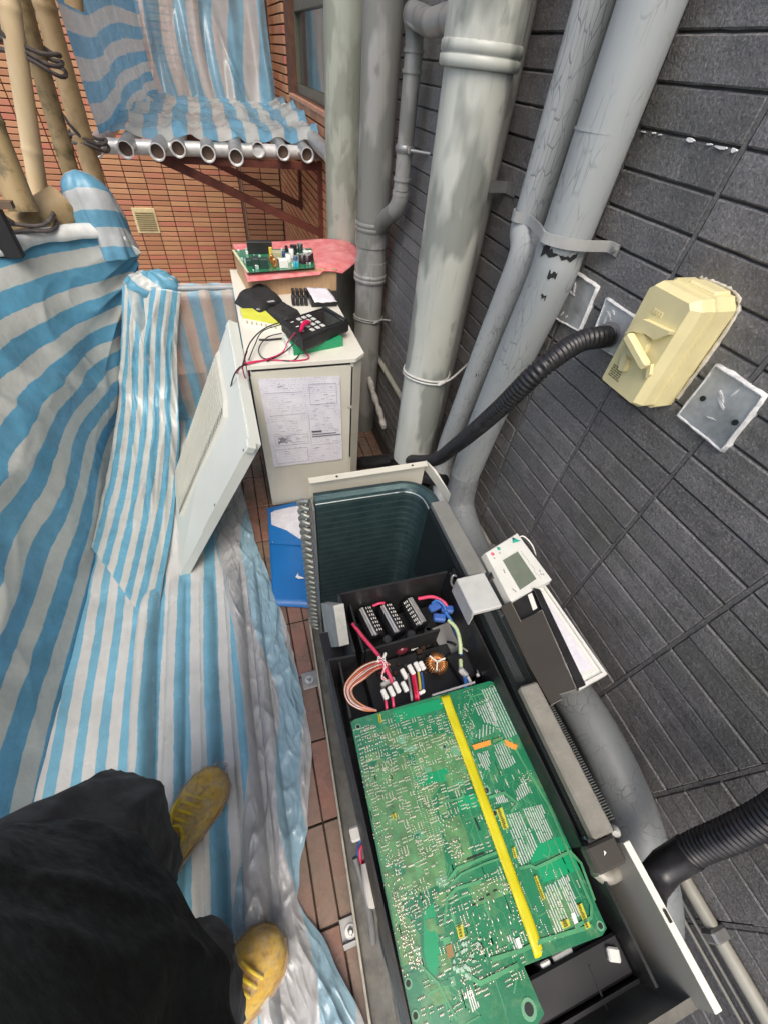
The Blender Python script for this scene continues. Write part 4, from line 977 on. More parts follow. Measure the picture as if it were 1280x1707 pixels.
dots(((650,1236),(760,1212),(790,1268),(668,1272)), 24, 12, .0012, 0.23, .4, 1.2)
dots(((730,1240),(778,1226),(790,1300),(748,1302)), 12, 14, .0013, 0.33, .4)
dots(((690,1300),(720,1290),(740,1350),(712,1360)), 8, 12, .0012, 0.33, .4)
dots(((628,1376+16),(660,1390),(676,1440),(638,1450)), 10, 9, .0012, 0.30, .4)
dots(((612,1438),(660,1420),(690,1540),(650,1560)), 11, 20, .0013, 0.33, .4, 1.3)
dots(((650,1500),(690,1480),(722,1520),(672,1545)), 12, 10, .0013, 0.33, .4, 1.2)
dots(((690,1470),(736,1462),(752,1500),(705,1512)), 11, 9, .0013, 0.28, .4, 1.3)
dots(((640,1450),(668,1440),(700,1620),(672,1632)), 6, 34, .0014, 0.33, .35, 1.6)
dots(((660,1560),(690,1548),(706,1606),(682,1616)), 6, 10, .0013, .6, .3, 1.8)
dots(((728,1358),(760,1350),(780,1440),(752,1446)), 8, 14, .0013, 0.28, .4, 1.6)
dots(((742,1400),(760,1395),(778,1438),(760,1442)), 6, 9, .0013, .7, .3)
dots(((768,1352),(800,1346),(806,1372),(772,1380)), 8, 4, .0012, 0.28, .4)
dots(((748,1168),(772,1160),(796,1210),(776,1222)), 6, 9, .0012, 0.28, .4)
dots(((760,1180),(780,1172),(788,1196),(766,1204)), 6, 5, .0012, .6, .3)
dots(((766,1208),(790,1206),(790,1224),(768,1228)), 8, 5, .0012, .7, .3)
dots(((692,1172),(735,1160),(740,1196),(700,1208)), 12, 6, 0.00, .4, .4)
dots(((650,1190),(682,1182),(684,1202),(652,1208)), 9, 4, .0011, 0.28, .4)
dots(((705,1198),(745,1186),(750,1202),(710,1212)), 10, 4, .0013, .6, .3)
dots(((770,1152),(790,1146),(792,1158),(772,1164)), 6, 3, .0012, .7, .3)
for k in range(7): dots(((782+k*9, 1500-k*3),(784+k*9,1500-k*3),(804+k*9,1596-k*5),(802+k*9,1596-k*5)), 1, 5, .0011, .8, .3, 3)
dots(((778,1488),(850,1464),(854,1482),(782,1508)), 18, 3, .0012, .5, .3, 1.5)
dots(((770,1540),(815,1524),(850,1590),(795,1612)), 12, 12, .0013, 0.28, .4, 1.3)
dots(((750,1590),(790,1572),(802,1620),(765,1640)), 10, 10, .0012, 0.28, .4)
dots(((790,1640),(840,1625),(850,1660),(800,1680)), 8, 6, 0.00, .35, .4, 1.4)
dots(((765,1620),(790,1612),(800,1690),(775,1700)), 5, 10, .0013, 0.25, .4, 1.6)
dots(((862,1290),(885,1282),(890,1302),(868,1310)), 7, 5, .0012, .6, .3)
dots(((870,1520),(890,1512),(905,1560),(885,1568)), 5, 9, .0014, 0.28, .4)
dots(((840,1468),(868,1460),(880,1560),(860,1568)), 3, 16, .0013, .7, .3, 1.3)
dots(((905,1560),(940,1548),(945,1560),(910,1574)), 5, 2, .0017, .6, .3)
dots(((760,1172),(770,1168),(905,1590),(895,1594)), 2, 46, .0012, .55, .3)
# footprints: orderly rows of pads
rf = random.Random(88)
def pad(x, y, r, el=1.5):
    q = proj((x, y, BZ))
    if not inside(*q) or any(((q[0]-a)/c)**2+((q[1]-b)/d)**2 < 1 for a, b, c, d in ((772,1385,40,26),(780,1440,52,22),(822,1530,42,52),(716,1565,16,52),(700,1182,42,13),(745,1290,26,18),(655,1640,20,30),(735,1655,22,24))): return
    o = len(DB.v); r *= rf.uniform(.95, 1.3); DB.dome((x, y, BZ+.0004), r, r*.8, 6)
    for n_ in range(o, len(DB.v)): p = DB.v[n_]; DB.v[n_] = (p[0], y+(p[1]-y)*el, p[2])
cells = []
for gy in range(34):
    for gx in range(17):
        x, y = .068+gx*.0098, .170-gy*.0098
        if rf.random() < .27: continue
        x += rf.uniform(-.0012, .0012); y += rf.uniform(-.0015, .0015)
        k = rf.random(); n_ = rf.randint(3, 5); pt = .0019
        if k < .45:
            for i in range(n_):
                for j in (0, 1): pad(x+i*pt, y-j*.0042, .00072)
        elif k < .7:
            for i in range(n_): pad(x+i*pt, y, .00075, 2.0)
        elif k < .85:
            for i in range(n_): pad(x, y-i*pt, .0008); pad(x+.0045, y-i*pt, .0008)
        else:
            for i in range(3):
                for j in range(2): pad(x+i*.0028, y-j*.0038, .0011, 1.0)
for k in range(60):
    x, y = rf.uniform(.24, .325), rf.uniform(-.14, .17); n_ = rf.randint(2, 5)
    for i in range(n_): pad(x, y-i*.0022, .0007); 
DB.build('solder_joints', SOLD, pc, kind='stuff')
# plated holes
for (u, v, r) in ((597,1212,.0030),(819,1146,.0026),(1000,1544,.0032),(881,1683,.0058),(680,1640,.0030),(692,1694,.0030),(810,1318,.0038),(740,1245,.0024),(824,1356,.0030),(803,1235,.0016)):
    c = PZ(u, v, BZ); rg = MB().tube([c+V((0,0,.0002)), c+V((0,0,.0007)), c+V((0,0,.0007))], [r*1.7, r*1.6, r*.9], 18, smooth=False).build('hole_ring', PALEG, pc)
    MB().tube([c+V((0,0,.0004)), c+V((0,0,.00085))], r, 18).build('hole', M('hole_dark', (.006,.012,.01), .6), rg)
# tape, film and stickers
TAPE = M('yellow_tape', (.58,.53,.010), .38, var=.06, scale=20, bump=.15, bscale=60)
a, b_, c, d = PZ(734,1162,BZ+.004), PZ(748,1158,BZ+.004), PZ(910,1592,BZ+.003), PZ(893,1600,BZ+.003)
mb = MB(); mb.grid(4, 60, lambda s_, t: (lambda p: V((p.x, p.y, p.z+.0016*nz(t*14, s_*1.5)-(.0035*max(0, (t-.93)/.07)))))(a.lerp(b_, s_).lerp(d.lerp(c, s_), t)), smooth=True)
o = mb.build('yellow_tape', TAPE, pc); md = o.modifiers.new('thickness', 'SOLIDIFY'); md.thickness = .0004
KAP = M('orange_film', (.70,.30,.05), .32, var=.08); 
for pts in (((786,1243),(816,1234),(818,1242),(790,1251)), ((840,1233),(862,1243),(859,1251),(842,1243))): poly('orange_film', pts, KAP, .0012, BZ+.0006)
poly('olive_film', ((820,1234),(836,1228),(838,1232),(821,1240)), POUR, .0010, BZ+.0006)
STK = M('yellow_label', (.55,.52,.03), .5, var=.08, scale=60); STKI = M('label_ink', (.10,.09,.02), .6)
rr2 = random.Random(4)
for pts in (((826,1350),(836,1346),(847,1380),(838,1384)), ((961,1510),(969,1506),(984,1546),(976,1550)), ((934,1537),(946,1532),(950,1544),(938,1549)), ((852,1414),(857,1412),(862,1430),(856,1432)), ((889,1462),(894,1460),(908,1498),(903,1502)), ((760,1546),(770,1541),(774,1562),(764,1566)), ((653,1358),(659,1355),(661,1364),(655,1367)), ((630,1192),(634,1190),(637,1204),(632,1206))):
    s_ = poly('label_sticker', pts, STK, .0009, BZ+.0004); A, B, C, D = [PZ(u, v, BZ+.0030) for u, v in pts]; mb = MB()
    L = (D-A).length; n_ = max(2, int(L/.0022))
    for k in range(n_):
        p = A.lerp(D, (k+.5)/n_); q = B.lerp(C, (k+.5)/n_); e0, e1 = p.lerp(q, .22), p.lerp(q, rr2.uniform(.6,.8)); u_ = (D-A).normalized()*.0005
        mb.prism([e0-u_, e1-u_, e1+u_, e0+u_], (0,0,.0001))
    mb.build('label_print', STKI, s_, kind='stuff')
# white printed legend blocks
for pts in (((951,1524),(957,1521),(966,1546),(960,1550)), ((858,1566),(864,1563),(870,1580),(864,1584))): poly('white_legend', pts, WHT, .0003, BZ+.0004)
# slots cut in the board
for pts in (((777,1432),(806,1421),(807,1424),(778,1435)), ((798,1500),(806,1497),(806,1500),(798,1503)), ((810,1492),(816,1490),(816,1493),(810,1495)), ((786,1509),(792,1507),(792,1509),(786,1512)), ((822,1485),(828,1483),(828,1485),(822,1488)), ((790,1366),(792,1364),(801,1384),(798,1385))): poly('slot', pts, M('hole_dark', (.006,.012,.01), .6), .0004, BZ+.0003)
# flux residue smear, with sky glare put into its whitish colour
rr3 = random.Random(9); mb = MB()
for k in range(40):
    u, v = rr3.gauss(774, 12), rr3.gauss(1594, 22); c = PZ(u, v, BZ+.0005); rad = rr3.uniform(.0008,.0028)
    mb.prism([c+V((math.cos(q)*rad*rr3.uniform(.5,1.3), math.sin(q)*rad*rr3.uniform(.5,1.3), k*.00002)) for q in [j*math.pi/5 for j in range(10)]], (0,0,.0006))
mb.build('residue_glare', M('residue_glare_white', (.36,.50,.40), .15, var=.2, scale=80, bump=.5), pc, kind='stuff')
poly('scorched_patch', ((742,1578),(752,1574),(757,1594),(746,1600)), M('scorch_brown', (.28,.17,.06), .4), .0005, BZ+.0004)
# ------------------------------------------------------------ rear outdoor unit (closed end panel)
ru = thing('outdoor_unit', (.2, 1.75, 0), 'cream outdoor unit standing behind, paper diagram on its end and tools on top', 'air conditioner', 'outdoor units on the terrace')
RZ = .700
MB().prism([(.006,1.318,.03),(.362,1.318,.03),(.401,1.352,.03),(.401,2.2,.03),(.006,2.2,.03)], (0,0,RZ-.03)).build('casing', CREAMM, ru)
MB().prism([(-.002,1.309,RZ),(.368,1.309,RZ),(.408,1.346,RZ),(.408,2.206,RZ),(-.002,2.206,RZ)], (0,0,.013)).build('top_lid', M('cream_lid', (.70,.685,.60), .36, var=.05, scale=5, dirt=.25, dirtc=(.5,.47,.38), dscale=8), ru)
ep = MB(); pr = [(x, 1.3125, z) for x, z in ((.004,.045),(.352,.045),(.352,.67),(.348,.682),(.336,.688),(.02,.688),(.008,.682),(.004,.67))]
ep.prism(pr, (0,.006,0)); epo = ep.build('end_panel', CREAMM, ru)
MB().box((.357, 1.3165, .47), (.005, .004, .42)).build('panel_gap', BLKP, ru)
MB().box((-.0005, 1.3165, .52), (.006, .005, .26)).build('panel_gap', BLKP, ru)
MB().box((.18, 1.3165, .692), (.34, .003, .004)).build('panel_gap', BLKP, ru)
MB().box((.35, 1.3115, .515), (.018, .0012, .012)).build('panel_notch', M('notch_shadow_paint', (.42,.41,.35), .5), epo)
# open coil face on the left side
MB().box((.003, 1.76, .36), (.010, .86, .60)).build('side_coil', COIL, ru)
hm = MB().box((0,0,0), (.004, .0022, .30), rot=Matrix.Rotation(.35, 3, 'X')); hb = MB()
for k in range(30): hb.add([(p[0]-.004, p[1]+1.325+k*.007, p[2]+.55) for p in hm.v], hm.f)
hb.build('guard_fins', M('guard_fin_grey', (.35,.36,.34), .5), ru, kind='stuff')
# paper diagram sheet
def mat_paper():
    n = NT('printed_diagram_sheet'); uv = n.n('ShaderNodeTexCoord').outputs['UV']
    def mp(sx, sy, ox=0):
        m_ = n.n('ShaderNodeMapping'); m_.inputs['Scale'].default_value = (sx, sy, 1); m_.inputs['Location'].default_value = (ox, ox, 0); n.l(uv, m_.inputs['Vector']); return m_.outputs[0]
    rows = n.n('ShaderNodeTexWave', wave_type='BANDS', bands_direction='Y'); rows.inputs['Scale'].default_value = 16; n.l(uv, rows.inputs['Vector'])
    rl = n.ramp(rows.outputs['Fac'], ((.55, 0.0), (.7, 1.0)))
    wd = n.ramp(n.noise(mp(46, 52), 1.6, 2), ((.50, 0.0), (.56, 1.0))); blk = n.ramp(n.noise(mp(3.2, 4.2, 3), 1.4, 1), ((.44, 0.0), (.52, 1.0)))
    ink = n.math('MULTIPLY', n.math('MULTIPLY', rl, wd), blk)
    br = n.n('ShaderNodeTexBrick'); br.inputs['Scale'].default_value = 3.2; br.inputs['Mortar Size'].default_value = .006; br.inputs['Brick Width'].default_value = .9; br.inputs['Row Height'].default_value = .55; br.offset = .37
    n.l(mp(1, 1.2, .2), br.inputs['Vector']); ln = br.outputs['Fac']
    k = n.mix(n.ramp(n.noise(mp(2, 2), 2, 3), ((.3, 0.0), (.7, 1.0))), (.70,.69,.76), (.78,.78,.82))
    k = n.mix(n.math('MULTIPLY', ink, .55), k, (.22,.22,.27)); k = n.mix(n.math('MULTIPLY', ln, .35), k, (.35,.35,.42))
    n.col(k); n.setp(Roughness=.4); n.bump(n.noise(mp(9, 9), 2), .1, .002); return n.m
PAPER = mat_paper()
lc4 = [PY(u, v, 1.3085) for u, v in ((457,778),(571,765),(566,626),(430,631))]
mb = MB(); mb.grid(10, 12, lambda s_, t: (lambda p: V((p.x, p.y-.0012-.0014*abs(nz(s_*3, t*4)), p.z)))(lc4[0].lerp(lc4[1], s_).lerp(lc4[3].lerp(lc4[2], s_), t)), uvfn=lambda s_, t, p: (s_, t))
sh = mb.build('diagram_sheet', PAPER, epo)
PINK_ = M('sheet_ink', (.10,.10,.12), .6)
def onsheet(s_, t, d=.0035): p = lc4[0].lerp(lc4[1], s_).lerp(lc4[3].lerp(lc4[2], s_), t); return V((p.x, p.y-d, p.z))
mb = MB()
for (s0, s1, t, h) in ((.58,.72,.405,.010),(.58,.92,.37,.005),(.58,.98,.345,.005)):
    a, b_ = onsheet(s0, t), onsheet(s1, t); mb.prism([a-V((0,0,h*.4)), b_-V((0,0,h*.4)), b_+V((0,0,h*.4)), a+V((0,0,h*.4))], (0,.0004,0))
mb.build('bold_lines', PINK_, sh, kind='stuff')
mb = MB(); rr = random.Random(31)
def sline(pts, w_=.0009):
    for a, b_ in zip(pts[:-1], pts[1:]):
        a, b_ = onsheet(*a), onsheet(*b_); d = (b_-a)
        if d.length < 1e-5: continue
        d.normalize(); nn = V((-d.z, 0, d.x))*w_/2; mb.prism([a+nn, b_+nn, b_-nn, a-nn], (0,.0003,0))
for k in range(16): sline([(rr.uniform(.1,.3), rr.uniform(.28,.38)) for _ in range(3)])
sline([(.08,.39),(.52,.39),(.52,.27),(.08,.27),(.08,.39)]); sline([(.3,.29),(.4,.30),(.48,.29)]); sline([(.06,.62),(.54,.63)]); sline([(.56,.62),(.56,.26)])
sline([(.05,.22),(.5,.22),(.5,.04),(.05,.04),(.05,.22)]); sline([(.55,.24),(.96,.24)]); sline([(.05,.86),(.52,.86)]); sline([(.6,.93),(.95,.93),(.95,.72),(.6,.72),(.6,.93)])
for k in range(60):
    s0, t0 = rr.choice((rr.uniform(.08,.45), rr.uniform(.58,.9))), rr.uniform(.06,.95); sline([(s0, t0), (s0+rr.uniform(.02,.08), t0)], .0011)
mb.build('diagram_lines', M('sheet_ink_grey', (.26,.26,.32), .6), sh, kind='stuff')
# ------------------------------------------------------------ things on the rear unit
TZ = RZ+.013
FLb, FRb, BLb = PZ(412,456,.80), PZ(562,448,.80), PZ(390,418,.80); BRb = FRb+BLb-FLb
CARD = M('cardboard', (.50,.325,.185), .8, var=.1, scale=20, bump=.15, bscale=90, aniso=(6,1,1))
cb = thing('cardboard_box', V((.24, 2.0, TZ)), 'shallow cardboard box on top of the rear unit, under the pink wrap', 'box')
q = [V((p.x, p.y, TZ+.0005)) for p in (FLb, FRb, BRb, BLb)]
MB().prism(q, (0,0,.80-TZ)).build('carton', CARD, cb)
MB().prism([q[1]+V((-.004,-.0015,0)), q[1]+V((.0,-.0015,0)), q[1]+V((0,.001,0)), q[1]+V((-.004,.001,0))], (0,0,.083)).build('carton_edge', M('carton_edge_dark', (.16,.10,.06), .8), cb)
# pink bubble wrap draped over it
PW = NT('pink_bubble_wrap'); p_ = PW.pos(); PW.col(PW.mix(PW.ramp(PW.noise(p_, 24, 4), ((.35, 0.0), (.7, 1.0))), (.66,.16,.17), (.80,.34,.33))); PW.setp(Roughness=.28, Transmission_Weight=.04, IOR=1.2)
vr = PW.n('ShaderNodeTexVoronoi'); vr.inputs['Scale'].default_value = 110; PW.l(p_, vr.inputs['Vector']); PW.bump(vr.outputs['Distance'], .4, .002)
zt = .803; wq = [PZ(388,408,zt), PZ(583,397,zt), PZ(613,430,zt-.02), PZ(565,452,zt-.006), PZ(412,462,zt)]
def wrapf(s_, t):
    L = wq[0].lerp(wq[4], t); Rr = wq[1].lerp(wq[2], min(1, t*1.6)).lerp(wq[3], max(0, t-.62)/.38*.9); p = L.lerp(Rr, s_)
    over = max(0, s_-.74); z = zt+.003+.0012*nz(s_*5, t*5, 2) - over*over*.25
    if t > .86: z -= (t-.86)*.14*(1 if s_ < .76 else .4); p = p+V((0, -.004, 0))
    return V((p.x, p.y, z))
mb = MB(); mb.grid(44, 28, wrapf); o = mb.build('bubble_wrap', PW.m, label='pink bubble wrap sheet draped over the cardboard box', cat='bubble wrap'); md = o.modifiers.new('thickness', 'SOLIDIFY'); md.thickness = .0025
# component-side board on the wrap
b2 = thing('circuit_board', V((.2, 2.03, zt+.008)), 'small circuit board crowded with components, lying on the pink bubble wrap', 'circuit board')
bz = zt+.009
bq = [PZ(412,455,bz), PZ(526,446,bz), PZ(520,414,bz), PZ(387,417,bz)]
MB().prism(bq, (0,0,.0018)).build('board', BOARD, b2)
def ob(s_, t, h=0): p = bq[0].lerp(bq[1], s_).lerp(bq[3].lerp(bq[2], s_), t); return V((p.x, p.y, bz+.0018+h))
MB().prism([ob(0,0), ob(.03,0), ob(.03,1), ob(0,1)], (0,0,.001)).build('board_edge', M('pale_yellow_edge', (.6,.62,.4), .5), b2)
def cbox(name, s_, t, d, mat, rz=0): return MB().box(ob(s_, t, d[2]/2), d, rot=rotz(rz), bev=.0015).build(name, mat, b2)
def ccan(name, s_, t, r, h, mat, top=None):
    c = ob(s_, t); o = MB().tube([c, c+V((0,0,h-.001)), c+V((0,0,h))], [r, r, r*.85], 14).build(name, mat, b2)
    if top: MB().tube([c+V((0,0,h)), c+V((0,0,h+.0006))], r*.8, 14).build('can_top', top, o)
DGC = M('dark_green_component', (.02,.05,.04), .4); ALT = M('can_top_alu', (.6,.6,.6), .35, metal=.6)
cbox('heat_sink', .32, .82, (.105,.03,.045), BLKP); cbox('relay', .17, .22, (.028,.045,.034), DGC); cbox('relay', .27, .15, (.034,.03,.034), DGC); cbox('relay', .09, .3, (.02,.03,.022), DGC)
for s_, t in ((.40,.30),(.42,.12)):
    c = ob(s_, t, .018); o = MB().tube([c+V((math.cos(a)*.006, 0, math.sin(a)*.012)) for a in [k*2*math.pi/16 for k in range(17)]], .006, 8).build('coil_inductor', COPPER, b2)
cbox('transformer', .54, .12, (.036,.03,.03), WHT); cbox('transformer', .50, .5, (.04,.03,.03), M('yellowish_transformer', (.45,.42,.25), .5)); cbox('transformer', .44, .7, (.014,.012,.03), WYEL)
for s_, t, r, h in ((.64,.35,.012,.03),(.70,.55,.010,.034),(.73,.28,.009,.026),(.60,.6,.008,.024)): ccan('capacitor', s_, t, r, h, WHT if r > .0095 else M('blue_can', (.05,.09,.22), .35), ALT)
for s_, t in ((.70,.1),(.74,.1)): ccan('capacitor', s_, t, .0055, .02, M('cyan_can', (.03,.38,.5), .3), ALT)
for s_, t, r in ((.83,.25,.016),(.90,.22,.016),(.95,.3,.012)): ccan('power_capacitor', s_, t, r, .032, M('black_can', (.03,.015,.02), .3), ALT)
cbox('transistor', .75, .8, (.03,.012,.03), BLKP); cbox('transistor', .66, .85, (.012,.01,.024), BLKP); ccan('capacitor', .84, .82, .012, .032, DGC, ALT); cbox('connector', .93, .7, (.04,.016,.012), WHT, .2)
rr = random.Random(77)
for k in range(46):
    s_, t = rr.uniform(.03,.97), rr.uniform(.05,.95); cbox('chip_component', s_, t, (rr.uniform(.004,.012), rr.uniform(.004,.012), rr.uniform(.004,.018)), rr.choice((BLKP, WHT, DGC, M('can_top_alu', (.6,.6,.6)), M('pale_green_component', (.35,.5,.42), .5), WHT)), rr.uniform(-.2,.2))
# soft black pouch
pq = [PZ(391,505,TZ), PZ(440,484,TZ), PZ(512,532,TZ), PZ(488,548,TZ)]
def softbox(quad, h, n=16, edge=.22, sd=0, top=1.0):
    mb = MB()
    def f(s_, t):
        p = quad[0].lerp(quad[1], t).lerp(quad[3].lerp(quad[2], t), s_); e = min(1, min(s_, 1-s_)/edge)*1.0; g = min(1, min(t, 1-t)/edge)
        hh = h*(1-(1-e)**3)*(1-(1-g)**3); return V((p.x, p.y, p.z+.002+hh*(1+.10*nz(s_*5+sd, t*5, sd))))
    mb.grid(n, n, f)
    mb.add([V((p.x, p.y, p.z+.001)) for p in quad], [(0,1,2,3)]); return mb
CLOTHB = M('black_pouch_cloth', (.018,.018,.018), .75, var=.25, scale=60, bump=.3, bscale=300)
po = thing('tool_pouch', pq[0], 'soft black zipped pouch lying on the rear unit', 'pouch')
softbox([PZ(391,505,TZ), PZ(438,482,TZ), PZ(478,512,TZ), PZ(435,535,TZ)], .045, sd=1).build('pouch_body', CLOTHB, po)
softbox([PZ(440,528,TZ), PZ(472,510,TZ), PZ(505,530,TZ), PZ(480,548,TZ)], .030, sd=4).build('pouch_flap', CLOTHB, po)
c = PZ(452,502,TZ+.049); MB().box(c, (.028,.012,.0012), rot=rotz(.3)).build('cloth_tag', M('grey_tag', (.35,.35,.35), .6), po)
c = PZ(428,515,TZ+.034); MB().tube([c, c+V((.012,-.004,0))], .003, 8).build('zip_pull', STEELG, po)
# yellow-green carton
yb4 = [PZ(407,535,TZ), PZ(403,521,TZ), PZ(440,520,TZ), PZ(472,548,TZ)]
yo = thing('small_carton', yb4[0], 'flat yellow and white printed carton half under the pouch', 'carton')
MB().prism([PZ(407,540,TZ), PZ(402,524,TZ), PZ(440,524,TZ), PZ(470,552,TZ)], (0,0,.022)).build('carton_body', M('carton_white', (.72,.71,.60), .6), yo)
MB().prism([V((p.x, p.y, TZ+.0222)) for p in (PZ(407,540,TZ), PZ(402,524,TZ), PZ(440,524,TZ), PZ(470,552,TZ))], (0,0,.0012)).build('carton_top', M('carton_yellow', (.62,.64,.08), .5), yo)
a, b_ = PZ(407,540,TZ), PZ(470,552,TZ); mb = MB(); dirv = (b_-a).normalized()
for k in range(7):
    c = a.lerp(b_, .1+k*.125)+V((0,-.001,.011)); mb.box(c, (.006,.0012,.010), rot=frame(dirv, V((0,1,0))))
mb.build('carton_print', M('carton_print', (.38,.34,.22), .6), yo, kind='stuff')
# green box
gb = thing('green_box', PZ(530,585,TZ), 'small green box propped under the black meter', 'box')
gq = [PZ(490,593,TZ), PZ(572,577,TZ), PZ(552,556,TZ), PZ(478,570,TZ)]
MB().prism(gq, (0,0,.030)).build('box_body', M('green_card', (.02,.30,.13), .5, var=.1, scale=20), gb)
MB().prism([gq[0]-V((.012,0,0)), gq[0]-V((0,0,0)), gq[3], gq[3]-V((.012,0,0))], (0,0,.026)).build('box_end', M('white_end', (.66,.70,.64), .5), gb)
# hand-held meter
mz = TZ+.032
mq = [PZ(470,534,mz+.042), PZ(541,511,mz+.042), PZ(580,534,mz+.036), PZ(505,566,mz+.040)]
me_ = thing('hand_meter', mq[0]-V((0,0,.04)), 'black hand-held meter with grey keys, resting on the green box with leads plugged in', 'meter')
RUB = M('black_rubber_case', (.016,.016,.017), .5, var=.25, scale=40, bump=.1, bscale=250)
cen = sum(mq, V((0,0,0)))/4
def mring(k, dz): return [cen+(p-cen)*k+V((0,0,dz)) for p in mq]
MB().loft([mring(.96,-.044), mring(1.03,-.036), mring(1.03,-.006), mring(.98,0.0), mring(.90,.0005), mring(.88,-.003)], smooth=False).build('case', RUB, me_)
def om(s_, t, h=.0): p = mq[0].lerp(mq[1], t).lerp(mq[3].lerp(mq[2], t), s_); return V((p.x, p.y, p.z-.002+h))
ux = (mq[1]-mq[0]).normalized(); uy = (mq[3]-mq[0]).normalized()
MB().prism([om(.12,.60), om(.12,.92), om(.90,.92), om(.90,.60)], (0,0,.0015)).build('screen', M('meter_screen', (.012,.014,.016), .08), me_)
MB().prism([om(.10,.94,.002), om(.10,.965,.002), om(.93,.965,.002), om(.93,.94,.002)], (0,0,.001)).build('brand_strip', WHT, me_)
KEY = M('grey_key', (.55,.56,.53), .5)
for i in range(4):
    for j in range(3):
        c = om(.18+i*.2, .30+j*.115, .002); MB().box(c, (.014,.017,.004), rot=frame(ux, uy), bev=.001).build('key', KEY, me_)
for k in range(3): MB().box(om(.2+k*.25, .14, .002), (.012,.004,.001), rot=frame(ux, uy)).build('socket_mark', WHT, me_)
MB().tube([om(.02,.965,.004), om(.98,.965,.004)], .006, 10).build('tilt_bar', RUB, me_)
# leads
PINKR = M('probe_red_plastic', (.55,.01,.09), .35)
ld = thing('test_lead', PZ(505,545,mz+.05), 'tangled red test lead of the meter hanging over the unit edge', 'cable', 'test leads')
MB().tube([om(.58,.33,.012), om(.62,.24,.02), om(.70,.14,.02), om(.78,.06,.012)], [.008,.009,.007,.005], 10).build('plug', PINKR, ld)
def LW(name, pts, r, mat, par): return wire(name, [PZ(u, v, z) for u, v, z in pts], r, mat, par)
LW('red_lead', [(492,555,mz+.045),(480,570,TZ+.03),(470,588,TZ+.006),(440,600,TZ+.004),(415,606,TZ+.006),(402,612,TZ-.01),(395,622,TZ-.05)], .0022, PINKR, ld)
LW('red_lead', [(500,578,TZ+.015),(515,596,TZ+.005),(490,601,TZ+.004),(450,600,TZ+.004),(415,604,TZ+.008),(405,612,TZ-.01),(412,640,TZ-.09)], .0022, PINKR, ld)
LW('red_lead', [(412,585,TZ+.03),(408,600,TZ+.015),(414,620,TZ-.04),(412,650,TZ-.12)], .0030, PINKR, ld)
LW('red_probe', [(497,575,mz),(485,568,mz-.01),(478,566,mz-.01)], .0045, PINKR, ld)
lb = thing('test_lead', PZ(430,560,TZ), 'tangled black test lead of the meter looping over the unit edge', 'cable', 'test leads')
LW('black_lead', [(470,536,mz+.03),(440,548,TZ+.05),(418,570,TZ+.04),(407,600,TZ+.02),(404,615,TZ-.02)], .0022, WBLK, lb)
LW('black_lead', [(470,540,mz+.02),(438,552,TZ+.045),(425,575,TZ+.03),(415,600,TZ+.01)], .0018, WBLK, lb)
LW('black_lead', [(505,546,mz+.05),(492,570,TZ+.05),(470,590,TZ+.012),(445,602,TZ+.005)], .0022, WBLK, lb)
LW('black_lead', [(470,555,TZ+.03),(446,562,TZ+.02),(432,580,TZ+.02),(438,596,TZ+.006),(465,600,TZ+.004),(490,600,TZ+.004),(502,586,TZ+.004)], .0020, WBLK, lb)
LW('black_lead', [(412,606,TZ+.008),(398,614,TZ-.0),(388,632,TZ-.06),(385,655,TZ-.14),(394,668,TZ-.17),(408,665,TZ-.15),(414,650,TZ-.1)], .0024, WBLK, lb)
LW('probe', [(432,566,TZ+.004),(450,566,TZ+.004),(470,564,TZ+.004)], .0035, WBLK, lb)
# strip of black clips and white packet
cs = thing('terminal_strip', PZ(500,498,TZ), 'small block of black terminals behind the meter', 'terminal block')
for i in range(4):
    for j in range(2):
        c = PZ(489+i*7, 488+j*12, TZ+.02); MB().box(c, (.013,.026,.032), bev=.002).build('terminal', BLKP, cs)
        MB().tube([c+V((0,0,.0155)), c+V((0,0,.0172))], .004, 8).build('screw', M('dull_screw', (.2,.2,.2), .4, metal=.6), cs)
wp = thing('paper_packet', PZ(540,495,TZ), 'white paper packet lying on black parts beside the meter', 'packet')
k4 = [PZ(525,503,TZ+.032), PZ(562,502,TZ+.028), PZ(546,480,TZ+.036), PZ(511,478,TZ+.040)]
mb = MB(); mb.grid(10, 10, lambda s_, t: (lambda p: V((p.x, p.y, p.z+.004*nz(s_*4, t*4))))(k4[0].lerp(k4[1], s_).lerp(k4[3].lerp(k4[2], s_), t)))
o = mb.build('packet', M('white_packet', (.76,.74,.78), .4, bump=.2, bscale=40), wp); o.modifiers.new('t', 'SOLIDIFY').thickness = .003
bp = thing('battery_pack', PZ(540,505,TZ), 'black plastic block under the white packet', 'block')
MB().prism([PZ(520,512,TZ), PZ(562,510,TZ), PZ(550,492,TZ), PZ(512,494,TZ)], (0,0,.026)).build('block_body', BLKP, bp)
# ------------------------------------------------------------ white front panel leaning on the rear unit
qa, qb, qc, qd = PZ(383,533,.722), PY(420,738,1.05), PZ(300,962,.006), PZ(291,800,.004)
pn_n = (qb-qa).cross(qd-qa).normalized()
if pn_n.x > 0: pn_n = -pn_n
def op(s_, t, h=0): return qa.lerp(qb, s_).lerp(qd.lerp(qc, s_), t)+pn_n*h
lp = thing('front_panel', (qc+qd)/2, 'white steel front panel with a louvred fan grille, leaning against the rear unit', 'panel')
MB().add([op(*c_, h) for h in (0, .003) for c_ in ((0,0),(1,0),(1,1),(0,1))], [(4,5,6,7),(3,2,1,0),(0,1,5,4),(1,2,6,5),(2,3,7,6),(3,0,4,7)]).build('panel_sheet', WHITEM, lp)
